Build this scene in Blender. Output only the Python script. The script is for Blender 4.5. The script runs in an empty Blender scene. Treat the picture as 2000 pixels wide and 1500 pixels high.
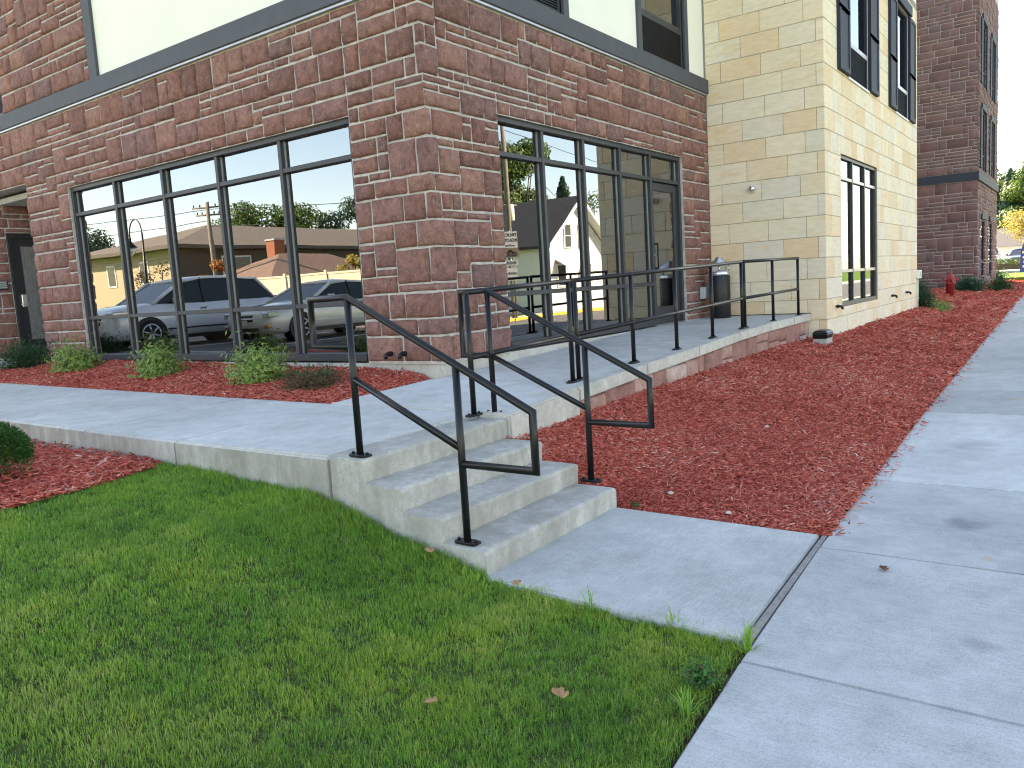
import bpy, bmesh, math, random
import numpy as np
from mathutils import Vector, Matrix, noise

SC = bpy.context.scene
COL = SC.collection
R = math.radians
rng = random.Random(7)
nrng = np.random.default_rng(11)

# ------------------------------------------------------------------ camera
CAM = Vector((-6.1231, -5.32975, 0.69517))
YAW, PITCH, ROLL, FPX = 0.63026, 0.11981, -0.06156, 1553.04
def cam_axes():
    cy, sy = math.cos(YAW), math.sin(YAW)
    f = Vector((cy * math.cos(PITCH), sy * math.cos(PITCH), -math.sin(PITCH)))
    r = Vector((sy, -cy, 0)); u = r.cross(f)
    return r * math.cos(ROLL) + u * math.sin(ROLL), -r * math.sin(ROLL) + u * math.cos(ROLL), f
_r, _u, _f = cam_axes()
cam_d = bpy.data.cameras.new('camera'); cam = bpy.data.objects.new('camera', cam_d); COL.objects.link(cam)
cam.matrix_world = Matrix(((_r.x, _u.x, -_f.x, CAM.x), (_r.y, _u.y, -_f.y, CAM.y), (_r.z, _u.z, -_f.z, CAM.z), (0, 0, 0, 1)))
cam_d.sensor_width = 36; cam_d.lens = FPX / 2000 * 36; cam_d.clip_start = 0.05; cam_d.clip_end = 2000
SC.camera = cam

# ------------------------------------------------------------------ sky, sun, exposure
SUN_AZ, SUN_EL = 50.0, 37.0            # azimuth from +X towards +Y
w = bpy.data.worlds.new('World'); SC.world = w; w.use_nodes = True
nt = w.node_tree; nt.nodes.clear()
sky = nt.nodes.new('ShaderNodeTexSky'); sky.sky_type = 'NISHITA'; sky.sun_disc = False
sky.sun_elevation = R(SUN_EL); sky.sun_rotation = R(90 - SUN_AZ)
sky.air_density = 1.0; sky.dust_density = 0.4; sky.ozone_density = 1.0; sky.altitude = 200
bg = nt.nodes.new('ShaderNodeBackground'); bg.inputs['Strength'].default_value = 0.10
wo = nt.nodes.new('ShaderNodeOutputWorld')
nt.links.new(sky.outputs[0], bg.inputs[0]); nt.links.new(bg.outputs[0], wo.inputs[0])
sd = bpy.data.lights.new('sun', 'SUN'); sd.energy = 5.0; sd.angle = R(0.53); sd.color = (1.0, 0.93, 0.82)
so = bpy.data.objects.new('sun', sd); COL.objects.link(so)
sdir = Vector((math.cos(R(SUN_AZ)) * math.cos(R(SUN_EL)), math.sin(R(SUN_AZ)) * math.cos(R(SUN_EL)), math.sin(R(SUN_EL))))
so.rotation_euler = sdir.to_track_quat('Z', 'Y').to_euler(); so.location = sdir * 60
SC.view_settings.view_transform = 'Standard'; SC.view_settings.look = 'None'
SC.view_settings.exposure = 2.82; SC.view_settings.gamma = 1.0; SC.view_settings.use_curve_mapping = False
SC.view_settings.use_white_balance = True; SC.view_settings.white_balance_temperature = 8400; SC.view_settings.white_balance_tint = 14   # camera balanced for open shade
SC.render.engine = 'CYCLES'
SC.cycles.max_bounces = 7; SC.cycles.transparent_max_bounces = 12
SC.cycles.glossy_bounces = 4; SC.cycles.diffuse_bounces = 3
SC.cycles.caustics_reflective = False; SC.cycles.caustics_refractive = False
SC.cycles.use_denoising = True; SC.cycles.filter_width = 1.15

# ------------------------------------------------------------------ materials
MATS = {}
def _nodes(name):
    m = bpy.data.materials.new(name); m.use_nodes = True
    t = m.node_tree; t.nodes.clear()
    o = t.nodes.new('ShaderNodeOutputMaterial'); p = t.nodes.new('ShaderNodeBsdfPrincipled')
    t.links.new(p.outputs[0], o.inputs[0]); MATS[name] = m
    return m, t, p
def _n(t, typ, **kw):
    n = t.nodes.new(typ)
    for k, v in kw.items():
        if k in n.inputs.keys(): n.inputs[k].default_value = v
        else: setattr(n, k, v)
    return n
def _noise(t, co, scale, detail=4, rough=0.6, dist=0.0):
    n = _n(t, 'ShaderNodeTexNoise'); n.inputs['Scale'].default_value = scale; n.inputs['Detail'].default_value = detail
    n.inputs['Roughness'].default_value = rough; n.inputs['Distortion'].default_value = dist
    t.links.new(co, n.inputs['Vector']); return n.outputs['Fac']
def _ramp(t, fac, stops):
    r = _n(t, 'ShaderNodeValToRGB'); e = r.color_ramp.elements
    while len(e) < len(stops): e.new(0.5)
    for el, (p, c) in zip(e, stops):
        el.position = p; el.color = (c[0], c[1], c[2], 1) if not isinstance(c, (int, float)) else (c, c, c, 1)
    t.links.new(fac, r.inputs[0]); return r.outputs[0]
def _mix(t, fac, a, b, blend='MIX'):
    n = _n(t, 'ShaderNodeMix', data_type='RGBA', blend_type=blend)
    for k, v in ((0, fac), (6, a), (7, b)):
        if hasattr(v, 'links'): t.links.new(v, n.inputs[k])
        elif isinstance(v, (int, float)): n.inputs[k].default_value = v if k == 0 else (v, v, v, 1)
        else: n.inputs[k].default_value = (v[0], v[1], v[2], 1)
    return n.outputs[2]
def _bump(t, p, h, strength, dist, prev=None):
    b = _n(t, 'ShaderNodeBump'); b.inputs['Strength'].default_value = strength; b.inputs['Distance'].default_value = dist
    t.links.new(h, b.inputs['Height'])
    if prev is not None: t.links.new(prev, b.inputs['Normal'])
    t.links.new(b.outputs[0], p.inputs['Normal']); return b.outputs[0]
def _co(t, scale=(1, 1, 1), rot=(0, 0, 0)):
    c = _n(t, 'ShaderNodeTexCoord'); m = _n(t, 'ShaderNodeMapping')
    m.inputs['Scale'].default_value = scale; m.inputs['Rotation'].default_value = rot
    t.links.new(c.outputs['Object'], m.inputs[0]); return m.outputs[0]
def _attr(t, name='rnd'):
    return _n(t, 'ShaderNodeAttribute', attribute_name=name).outputs['Fac']

def plain(name, c, rough=0.6, metal=0.0, var=0.12, scale=8.0, bump=0.0, bscale=60.0, bdist=0.002, coat=0.0, spec=0.5):
    m, t, p = _nodes(name); co = _co(t)
    f = _noise(t, co, scale)
    lo = [x * (1 - var) for x in c]; hi = [min(1, x * (1 + var)) for x in c]
    t.links.new(_ramp(t, f, [(0.3, lo), (0.7, hi)]), p.inputs['Base Color'])
    p.inputs['Roughness'].default_value = rough; p.inputs['Metallic'].default_value = metal
    p.inputs['Coat Weight'].default_value = coat; p.inputs['Specular IOR Level'].default_value = spec
    if bump: _bump(t, p, _noise(t, co, bscale, 5), bump, bdist)
    return m
def rndmat(name, stops, rough=0.8, mott=0.25, mscale=9.0, bump=0.4, bscale=30.0, bdist=0.006, pale=None, pale_lo=0.62, spec=0.3):
    """colour picked per piece by the rnd attribute, then mottled"""
    m, t, p = _nodes(name); co = _co(t)
    base = _ramp(t, _attr(t), stops)
    f = _noise(t, co, mscale, 6, 0.65)
    c = _mix(t, 1.0, base, _ramp(t, f, [(0.25, 1 - mott), (0.75, 1 + mott * 0.8)]), 'MULTIPLY')
    c = _mix(t, 1.0, c, _ramp(t, _noise(t, co, mscale * 6, 3, 0.6), [(0.3, 0.80), (0.7, 1.13)]), 'MULTIPLY')
    if pale:
        pf = _ramp(t, _noise(t, co, mscale * 1.7, 8, 0.75), [(pale_lo, 0.0), (pale_lo + 0.14, 0.75)])
        c = _mix(t, pf, c, pale)
    t.links.new(c, p.inputs['Base Color']); p.inputs['Roughness'].default_value = rough
    p.inputs['Specular IOR Level'].default_value = spec
    if bump:
        b = _bump(t, p, _noise(t, co, bscale, 6, 0.7), bump, bdist)
        _bump(t, p, _noise(t, co, bscale * 4.5, 4, 0.65), bump * 0.7, bdist * 0.35, b)
    return m

rndmat('brownstone', [(0.0, (0.235, 0.11, 0.088)), (0.3, (0.335, 0.15, 0.115)), (0.6, (0.285, 0.142, 0.124)), (0.85, (0.39, 0.19, 0.143)), (1.0, (0.225, 0.122, 0.112))],
       mott=0.5, mscale=13, bump=1.0, bscale=13, bdist=0.055, pale=(0.47, 0.38, 0.345), pale_lo=0.57)
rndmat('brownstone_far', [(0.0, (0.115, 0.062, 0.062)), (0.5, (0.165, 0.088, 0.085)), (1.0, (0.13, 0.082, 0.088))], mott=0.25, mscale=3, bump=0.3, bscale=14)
rndmat('veneer_stone', [(0.0, (0.25, 0.115, 0.095)), (0.5, (0.33, 0.165, 0.135)), (0.85, (0.40, 0.25, 0.21)), (1.0, (0.48, 0.37, 0.32))], mott=0.4, mscale=9, bump=0.5, bscale=26, pale=(0.52, 0.40, 0.36), pale_lo=0.62)
plain('mortar', (0.43, 0.395, 0.365), 0.95, var=0.24, scale=9, bump=0.8, bscale=60, bdist=0.008, spec=0.2)
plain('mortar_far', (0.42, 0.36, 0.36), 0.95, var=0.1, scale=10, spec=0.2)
plain('joint_grey', (0.27, 0.25, 0.22), 0.95, var=0.1, spec=0.1)
def sandstone():
    m, t, p = _nodes('sandstone'); co = _co(t)
    base = _ramp(t, _attr(t), [(0.0, (0.66, 0.485, 0.31)), (0.25, (0.73, 0.615, 0.455)), (0.5, (0.655, 0.58, 0.47)), (0.8, (0.75, 0.63, 0.475)), (1.0, (0.71, 0.515, 0.33))])
    cs = _co(t, (1.2, 1.2, 5.0), (0.25, 0.2, 0.1))
    st = _noise(t, cs, 1.6, 6, 0.62, 0.6)
    och = _ramp(t, st, [(0.54, 0.0), (0.72, 0.62)])
    c = _mix(t, och, base, (0.68, 0.46, 0.21))
    f = _noise(t, _co(t, (1, 1, 4)), 5, 6, 0.65)
    c = _mix(t, 1.0, c, _ramp(t, f, [(0.3, 0.9), (0.72, 1.08)]), 'MULTIPLY')
    t.links.new(c, p.inputs['Base Color']); p.inputs['Roughness'].default_value = 0.85; p.inputs['Specular IOR Level'].default_value = 0.25
    _bump(t, p, _noise(t, co, 30, 5), 0.25, 0.004)
sandstone()
def concrete(name, c, streak=(1, 1, 1), dark=0.72, stain=0.0, bump=0.25, rough=0.88, pit=0.0, marks=()):
    m, t, p = _nodes(name); co = _co(t)
    rn = _attr(t)
    big = _noise(t, co, 0.9, 5, 0.6); mid = _noise(t, co, 5.5, 6, 0.7); st = _noise(t, _co(t, streak), 9, 5, 0.7)
    col = _ramp(t, big, [(0.3, [x * 0.80 for x in c]), (0.7, [min(1, x * 1.10) for x in c])])
    col = _mix(t, 1.0, col, _ramp(t, mid, [(0.28, 0.82), (0.7, 1.08)]), 'MULTIPLY')
    col = _mix(t, 1.0, col, _ramp(t, st, [(0.3, 0.82), (0.7, 1.09)]), 'MULTIPLY')
    col = _mix(t, 1.0, col, _ramp(t, rn, [(0.0, 0.82), (1.0, 1.16)]), 'MULTIPLY')
    spk = _noise(t, co, 130, 2, 0.5)
    col = _mix(t, 1.0, col, _ramp(t, spk, [(0.34, 0.84), (0.5, 1.0), (0.68, 1.06)]), 'MULTIPLY')
    if stain:
        sf = _ramp(t, _noise(t, _co(t, (1.5, 1.5, 0.55)), 2.6, 8, 0.72), [(0.38, 0.0), (0.60, stain)])
        col = _mix(t, sf, col, [c[0] * 0.5, c[1] * 0.5, c[2] * 0.46])
    bl = _ramp(t, _noise(t, co, 1.7, 4, 0.55, 0.8), [(0.60, 0.0), (0.78, 0.5)])
    col = _mix(t, bl, col, [c[0] * 0.56, c[1] * 0.56, c[2] * 0.6])
    wh_ = _ramp(t, _noise(t, _co(t, (1, 3, 1), (0, 0, 0.5)), 3.3, 7, 0.8), [(0.66, 0.0), (0.74, 0.4)])
    col = _mix(t, wh_, col, [min(1, x * 1.45) for x in c])
    # sparse dark specks and scuffs
    sk = _ramp(t, _noise(t, _co(t, (1, 2.2, 1)), 16, 3, 0.5, 1.2), [(0.235, 1.0), (0.265, 0.0)])
    col = _mix(t, _mix(t, 1.0, sk, 0.5, 'MULTIPLY'), col, [c[0] * 0.35, c[1] * 0.35, c[2] * 0.35])
    for (pt, rad, amt, mc) in marks:     # spills and rust spots
        dn = _n(t, 'ShaderNodeVectorMath', operation='DISTANCE'); dn.inputs[1].default_value = pt
        wob = _n(t, 'ShaderNodeVectorMath', operation='MULTIPLY_ADD'); nz = _n(t, 'ShaderNodeTexNoise'); nz.inputs['Scale'].default_value = 7; t.links.new(co, nz.inputs['Vector'])
        wob.inputs[1].default_value = (rad * 1.6,) * 3; t.links.new(nz.outputs['Color'], wob.inputs[0]); t.links.new(co, wob.inputs[2]); t.links.new(wob.outputs[0], dn.inputs[0])
        dn.inputs[1].default_value = tuple(q + rad * .8 for q in pt)
        col = _mix(t, _ramp(t, dn.outputs['Value'], [(rad * .4, amt), (rad * 1.25, 0.0)]), col, mc)
    t.links.new(col, p.inputs['Base Color']); p.inputs['Roughness'].default_value = rough; p.inputs['Specular IOR Level'].default_value = 0.25
    b = _bump(t, p, spk, bump, 0.002); b = _bump(t, p, st, bump * 0.8, 0.003, b)
    if pit: _bump(t, p, _noise(t, co, 38, 6, 0.75), pit, 0.008, b)
concrete('concrete_walk', (0.49, 0.49, 0.475), (34, 1.0, 1), marks=[((-1.0, -4.78, -.83), .13, .55, (.12, .12, .135)), ((-1.55, -4.93, -.83), .045, .45, (.42, .27, .13)), ((3.6, -4.7, -.78), .09, .4, (.42, .30, .16)), ((-2.6, -5.0, -.84), .07, .35, (.13, .13, .14)), ((1.2, -4.6, -.8), .2, .25, (.2, .2, .21))])
concrete('concrete_slab', (0.53, 0.53, 0.505), (1.5, 24, 1))
concrete('concrete_step', (0.51, 0.485, 0.44), (2, 2, 2), stain=0.7, bump=0.5, pit=0.6)
concrete('concrete_kerb', (0.49, 0.465, 0.425), (2, 2, 0.6), stain=0.85, bump=0.4, pit=0.5)
concrete('concrete_ramp', (0.57, 0.56, 0.525), (18, 2, 1), stain=0.25)
concrete('concrete_cap', (0.56, 0.53, 0.475), (2, 2, 2), stain=0.35, bump=0.3, pit=0.4)
concrete('concrete_far', (0.46, 0.45, 0.42), (1, 1, 1))
plain('fibre_strip', (0.22, 0.20, 0.19), 0.95, var=0.3, scale=30)
plain('soil', (0.085, 0.062, 0.046), 1.0, var=0.4, scale=30, bump=0.8, bscale=40, bdist=0.01, spec=0.1)
plain('asphalt', (0.10, 0.098, 0.095), 0.9, var=0.25, scale=3, bump=0.4, bscale=120, bdist=0.004)
plain('stucco', (0.76, 0.745, 0.65), 0.95, var=0.03, scale=1.3, bump=0.5, bscale=160, bdist=0.003, spec=0.15)
plain('band_grey', (0.058, 0.062, 0.072), 0.7, var=0.08, scale=5, bump=0.25, bscale=130, bdist=0.001)
plain('flashing', (0.42, 0.42, 0.45), 0.4, metal=0.6)
plain('bronze_frame', (0.025, 0.0265, 0.031), 0.5, var=0.06, spec=0.5)
plain('bronze_light', (0.30, 0.29, 0.29), 0.4, metal=0.3)
plain('door_black', (0.012, 0.013, 0.016), 0.4, var=0.05)
plain('rail_black', (0.009, 0.0095, 0.011), 0.33, var=0.12, bump=0.06, bscale=90, bdist=0.001, spec=0.3)
plain('shutter', (0.03, 0.037, 0.052), 0.65, var=0.06, spec=0.15)
plain('black_plastic', (0.010, 0.010, 0.011), 0.4, spec=0.3)
plain('steel', (0.62, 0.63, 0.64), 0.28, metal=1.0, var=0.08)
plain('white_paint', (0.74, 0.73, 0.69), 0.6, var=0.04)
plain('white_siding', (0.72, 0.70, 0.62), 0.7, var=0.05)
plain('grey_box', (0.40, 0.42, 0.44), 0.6)
plain('paver', (0.36, 0.34, 0.31), 0.95, var=0.2, scale=30, bump=0.5, bscale=80)
plain('soffit', (0.17, 0.16, 0.15), 0.9)
plain('interior_wall', (0.22, 0.205, 0.18), 0.95, var=0.05)
plain('interior_floor', (0.10, 0.085, 0.07), 0.6)
plain('interior_ceiling', (0.34, 0.33, 0.30), 0.95)
plain('curtain', (0.50, 0.55, 0.47), 0.95, var=0.05)
plain('hydrant_red', (0.27, 0.025, 0.03), 0.45, var=0.15, spec=0.35)
plain('brass', (0.42, 0.36, 0.2), 0.4, metal=0.9)
plain('bark', (0.075, 0.06, 0.047), 0.95, var=0.35, scale=12, bump=0.6, bscale=30, bdist=0.02)
plain('stem', (0.10, 0.075, 0.045), 0.9, var=0.3, scale=40)
plain('pole_wood', (0.20, 0.17, 0.135), 0.95, var=0.2, scale=6)
plain('wire', (0.02, 0.02, 0.02), 0.6)
plain('roof_brown', (0.115, 0.095, 0.078), 0.95, var=0.15, scale=3, bump=0.5, bscale=40)
plain('roof_red', (0.16, 0.10, 0.075), 0.95, var=0.15, scale=3, bump=0.5, bscale=40)
plain('roof_dark', (0.042, 0.043, 0.048), 0.95, var=0.3, scale=14, bump=0.6, bscale=30)
plain('brick_tan', (0.42, 0.335, 0.225), 0.95, var=0.12, scale=20, bump=0.5, bscale=60)
plain('brick_red', (0.30, 0.105, 0.06), 0.95, var=0.15, scale=20)
plain('siding_shade_brown', (0.10, 0.075, 0.055), 0.9, var=0.1)  # low house siding, and the painted shade on the apartment wall
plain('vinyl_tan', (0.60, 0.525, 0.40), 0.6, var=0.04)
plain('yellow_paint', (0.62, 0.40, 0.03), 0.8, var=0.15, scale=4)
plain('brown_leaf', (0.17, 0.065, 0.035), 0.85, var=0.3, scale=50)
plain('tan_leaf', (0.46, 0.25, 0.11), 0.85, var=0.3, scale=50)
plain('pebble', (0.50, 0.40, 0.36), 0.85, var=0.2, scale=20)
plain('flag_blue', (0.05, 0.065, 0.22), 0.8, var=0.06)
plain('sign_white', (0.66, 0.66, 0.62), 0.5, var=0.03)
plain('sign_brown', (0.26, 0.20, 0.13), 0.5)
plain('sign_black', (0.01, 0.01, 0.01), 0.6)
plain('car_silver', (0.74, 0.76, 0.79), 0.28, metal=0.1, var=0.04, coat=1.0)
plain('car_gold', (0.68, 0.665, 0.63), 0.28, metal=0.1, var=0.04, coat=1.0)
plain('car_white', (0.72, 0.73, 0.74), 0.25, var=0.03, coat=1.0)
plain('car_navy', (0.035, 0.05, 0.10), 0.25, coat=1.0)
plain('rubber', (0.012, 0.012, 0.012), 0.85)
plain('car_black', (0.008, 0.008, 0.009), 0.5)
plain('chrome', (0.7, 0.7, 0.72), 0.12, metal=1.0, var=0.03)
plain('lamp_lens', (0.55, 0.57, 0.6), 0.08, metal=0.4, coat=1.0)
plain('lamp_amber', (0.42, 0.16, 0.03), 0.2, coat=1.0)
plain('lamp_red', (0.25, 0.015, 0.02), 0.2, coat=1.0)
def car_glass():
    m, t, p = _nodes('car_glass'); p.inputs['Base Color'].default_value = (0.016, 0.022, 0.022, 1)
    p.inputs['Roughness'].default_value = 0.03; p.inputs['IOR'].default_value = 1.45
car_glass()
def emit(name, c, s):
    m = bpy.data.materials.new(name); m.use_nodes = True; t = m.node_tree; t.nodes.clear()
    o = t.nodes.new('ShaderNodeOutputMaterial'); e = t.nodes.new('ShaderNodeEmission')
    e.inputs[0].default_value = (*c, 1); e.inputs[1].default_value = s; t.links.new(e.outputs[0], o.inputs[0]); MATS[name] = m
emit('downlight', (1.0, 0.9, 0.72), 3.0)
def glass(name, ior, tint, wav):
    m = bpy.data.materials.new(name); m.use_nodes = True; t = m.node_tree; t.nodes.clear()
    o = t.nodes.new('ShaderNodeOutputMaterial'); g = t.nodes.new('ShaderNodeBsdfGlossy'); tr = t.nodes.new('ShaderNodeBsdfTransparent')
    fr = t.nodes.new('ShaderNodeFresnel'); mx = t.nodes.new('ShaderNodeMixShader')
    g.inputs['Roughness'].default_value = 0.0; g.inputs['Color'].default_value = (0.93, 0.97, 1.0, 1)
    tr.inputs['Color'].default_value = (*tint, 1); fr.inputs['IOR'].default_value = ior
    n = _noise(t, _co(t), 1.1, 1, 0.4); b = _n(t, 'ShaderNodeBump'); b.inputs['Strength'].default_value = 1.0; b.inputs['Distance'].default_value = wav
    t.links.new(n, b.inputs['Height']); t.links.new(b.outputs[0], g.inputs['Normal'])
    t.links.new(fr.outputs[0], mx.inputs[0]); t.links.new(tr.outputs[0], mx.inputs[1]); t.links.new(g.outputs[0], mx.inputs[2])
    t.links.new(mx.outputs[0], o.inputs[0]); MATS[name] = m
glass('window_glass', 3.35, (0.45, 0.48, 0.46), 0.0009)
def mulch():
    m, t, p = _nodes('mulch_base'); co = _co(t)
    v = _n(t, 'ShaderNodeTexVoronoi'); v.inputs['Scale'].default_value = 34; t.links.new(_co(t, (1.0, 0.45, 1), (0, 0, 0.6)), v.inputs['Vector'])
    c = _ramp(t, v.outputs['Color'], [(0.1, (0.17, 0.024, 0.017)), (0.5, (0.44, 0.07, 0.046)), (0.9, (0.60, 0.14, 0.095))])
    c = _mix(t, 1.0, c, _ramp(t, _noise(t, co, 1.3, 5), [(0.3, 0.75), (0.7, 1.15)]), 'MULTIPLY')
    t.links.new(c, p.inputs['Base Color']); p.inputs['Roughness'].default_value = 0.9; p.inputs['Specular IOR Level'].default_value = 0.2
    b = _bump(t, p, v.outputs['Distance'], 0.9, 0.02); _bump(t, p, _noise(t, co, 90, 4), 0.6, 0.008, b)
mulch()
rndmat('mulch_chip', [(0.0, (0.21, 0.036, 0.026)), (0.25, (0.45, 0.082, 0.058)), (0.55, (0.57, 0.13, 0.092)), (0.85, (0.65, 0.22, 0.16)), (0.96, (0.68, 0.36, 0.28)), (1.0, (0.70, 0.50, 0.42))], mott=0.3, mscale=40, bump=0.3, bscale=120, bdist=0.002, rough=0.95, spec=0.12)
def leafmat(name, stops, rough=0.55, trans=0.35, patch=0.0, edge=None):
    m, t, p = _nodes(name)
    c = _ramp(t, _attr(t), stops)
    if patch:
        f = _noise(t, _co(t), 1.1, 5, 0.65)
        c = _mix(t, 1.0, c, _ramp(t, f, [(0.32, (1 - patch, 1 - patch * 0.8, 1 - patch)), (0.5, (1, 1, 1)), (0.7, (1 + patch * 1.3, 1 + patch * 0.5, 0.9))]), 'MULTIPLY')
    if edge: c = _mix(t, _ramp(t, _attr(t, 'edge'), [(0.5, 0.0), (0.9, 0.95)]), c, edge)
    t.links.new(c, p.inputs['Base Color']); p.inputs['Roughness'].default_value = rough; p.inputs['Specular IOR Level'].default_value = 0.3
    o = [n for n in t.nodes if n.type == 'OUTPUT_MATERIAL'][0]
    tl = _n(t, 'ShaderNodeBsdfTranslucent'); mx = _n(t, 'ShaderNodeMixShader'); mx.inputs[0].default_value = trans
    t.links.new(c, tl.inputs[0]); t.links.new(p.outputs[0], mx.inputs[1]); t.links.new(tl.outputs[0], mx.inputs[2]); t.links.new(mx.outputs[0], o.inputs[0])
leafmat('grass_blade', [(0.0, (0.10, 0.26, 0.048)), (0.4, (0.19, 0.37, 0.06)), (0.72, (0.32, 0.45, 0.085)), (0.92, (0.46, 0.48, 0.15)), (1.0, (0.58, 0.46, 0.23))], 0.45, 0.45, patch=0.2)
plain('lawn_base', (0.06, 0.085, 0.025), 1.0, var=0.35, scale=20, bump=0.8, bscale=80, bdist=0.02, spec=0.1)
plain('far_grass', (0.085, 0.16, 0.024), 0.95, var=0.2, scale=5, bump=0.8, bscale=50, bdist=0.03, spec=0.1)
leafmat('leaf_variegated', [(0.0, (0.045, 0.13, 0.025)), (1.0, (0.13, 0.27, 0.045))], 0.4, 0.35, edge=(0.36, 0.44, 0.13))
leafmat('leaf_juniper', [(0.0, (0.018, 0.055, 0.022)), (0.6, (0.035, 0.105, 0.045)), (1.0, (0.06, 0.15, 0.055))], 0.6, 0.2)
leafmat('leaf_bluejuniper', [(0.0, (0.018, 0.06, 0.035)), (1.0, (0.05, 0.14, 0.075))], 0.6, 0.2)
leafmat('leaf_boxwood', [(0.0, (0.02, 0.075, 0.015)), (1.0, (0.06, 0.19, 0.035))], 0.5, 0.25)
leafmat('leaf_dry', [(0.0, (0.11, 0.07, 0.04)), (0.6, (0.17, 0.115, 0.07)), (1.0, (0.22, 0.16, 0.09))], 0.8, 0.2)
leafmat('leaf_green', [(0.0, (0.035, 0.085, 0.02)), (0.6, (0.08, 0.15, 0.03)), (1.0, (0.16, 0.20, 0.05))], 0.5, 0.35)
leafmat('leaf_yellow', [(0.0, (0.22, 0.18, 0.04)), (0.6, (0.38, 0.29, 0.06)), (1.0, (0.42, 0.35, 0.12))], 0.5, 0.4)
leafmat('leaf_orange', [(0.0, (0.24, 0.08, 0.02)), (0.6, (0.42, 0.15, 0.035)), (1.0, (0.45, 0.24, 0.06))], 0.5, 0.4)
leafmat('leaf_spruce', [(0.0, (0.02, 0.05, 0.03)), (1.0, (0.06, 0.12, 0.07))], 0.6, 0.2)
M = MATS

# ------------------------------------------------------------------ mesh helpers
class MB:
    def __init__(s): s.v = []; s.f = []; s.sm = []; s.r = []; s.cur = 0.5
    def add(s, vs, fs, smooth=False):
        b = len(s.v); s.v += [tuple(p) for p in vs]; s.f += [tuple(i + b for i in f) for f in fs]
        s.sm += [smooth] * len(fs); s.r += [s.cur] * len(vs); return s
    def box(s, x0, x1, y0, y1, z0, z1):
        v = [(x, y, z) for x in (x0, x1) for y in (y0, y1) for z in (z0, z1)]
        return s.add(v, [(0, 1, 3, 2), (4, 6, 7, 5), (0, 4, 5, 1), (2, 3, 7, 6), (0, 2, 6, 4), (1, 5, 7, 3)])
    def hexa(s, lo, hi):
        n = len(lo); v = list(lo) + list(hi)
        return s.add(v, [tuple(range(n))[::-1], tuple(range(n, 2 * n))] + [(i, (i + 1) % n, n + (i + 1) % n, n + i) for i in range(n)])
    def prism(s, poly, z0, z1):
        return s.hexa([(x, y, z0) for x, y in poly], [(x, y, z1) for x, y in poly])
    def tube(s, pts, r, n=10, closed=False, r_end=None):
        P = [Vector(p) for p in pts]; k = len(P); vs = []; fs = []
        d = [(P[i + 1] - P[i]).normalized() for i in range(k - 1)]
        up = Vector((0, 0, 1)) if abs(d[0].z) < 0.9 else Vector((1, 0, 0))
        u = d[0].cross(up).normalized(); v = d[0].cross(u)
        for i in range(k):
            if i > 0 and i < k - 1:
                q = d[i - 1].rotation_difference(d[i]); nrm = (d[i - 1] + d[i]).normalized()
            else: q = None; nrm = d[0] if i == 0 else d[-1]
            dd = d[max(0, i - 1)]
            rr = r if r_end is None else r + (r_end - r) * i / (k - 1)
            for j in range(n):
                a = 2 * math.pi * j / n; o = u * math.cos(a) * rr + v * math.sin(a) * rr
                o = o - dd * (o.dot(nrm) / max(0.2, dd.dot(nrm))); vs.append(P[i] + o)
            if q is not None: u = q @ u; v = q @ v
        for i in range(k - 1):
            for j in range(n):
                fs.append((i * n + j, i * n + (j + 1) % n, (i + 1) * n + (j + 1) % n, (i + 1) * n + j))
        s.add(vs, fs, True)
        b = len(s.v) - len(vs)
        s.f += [tuple(b + j for j in range(n))[::-1], tuple(b + (k - 1) * n + j for j in range(n))]; s.sm += [False, False]
        return s
    def lathe(s, c, prof, n=20, axis='z', smooth=True):
        vs = []; fs = []; k = len(prof)
        for (r, h) in prof:
            for j in range(n):
                a = 2 * math.pi * j / n; p, q = r * math.cos(a), r * math.sin(a)
                vs.append({'z': (c[0] + p, c[1] + q, c[2] + h), 'y': (c[0] + p, c[1] + h, c[2] + q), 'x': (c[0] + h, c[1] + p, c[2] + q)}[axis])
        for i in range(k - 1):
            for j in range(n): fs.append((i * n + j, i * n + (j + 1) % n, (i + 1) * n + (j + 1) % n, (i + 1) * n + j))
        s.add(vs, fs, smooth); b = len(s.v) - len(vs)
        s.f += [tuple(b + j for j in range(n))[::-1], tuple(b + (k - 1) * n + j for j in range(n))]; s.sm += [False, False]
        return s
    def mesh(s, name, bevel=0.0, seg=1):
        me = bpy.data.meshes.new(name); me.from_pydata(s.v, [], s.f)
        bm = bmesh.new(); bm.from_mesh(me)
        bmesh.ops.recalc_face_normals(bm, faces=bm.faces)
        if bevel: bmesh.ops.bevel(bm, geom=[e for e in bm.edges if e.is_manifold and e.calc_face_angle(0) > 0.5], offset=bevel, segments=seg, affect='EDGES', clamp_overlap=True)
        bm.to_mesh(me); bm.free()
        if not bevel:
            me.polygons.foreach_set('use_smooth', s.sm)
        a = me.attributes.new('rnd', 'FLOAT', 'POINT')
        if not bevel: a.data.foreach_set('value', s.r)
        else: a.data.foreach_set('value', [s.cur] * len(me.vertices))
        return me
    def build(s, name, mat, parent=None, bevel=0.0, seg=1):
        return link(name, s.mesh(name, bevel, seg), mat, parent)
ROOTM = {}
def link(name, me, mat, parent=None):
    o = bpy.data.objects.new(name, me); COL.objects.link(o)
    if mat: me.materials.append(M[mat])
    if parent is not None:
        o.parent = parent; o.matrix_parent_inverse = ROOTM.get(parent.name, Matrix()).inverted()
    return o
def thing(name, label, cat, loc=(0, 0, 0), rz=0.0, group=None):
    o = bpy.data.objects.new(name, None); COL.objects.link(o); o.empty_display_size = 0.2
    o.location = loc; o.rotation_euler = (0, 0, rz)
    ROOTM[o.name] = Matrix.Translation(loc) @ Matrix.Rotation(rz, 4, 'Z')
    return tag(o, label, cat, group)
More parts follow.
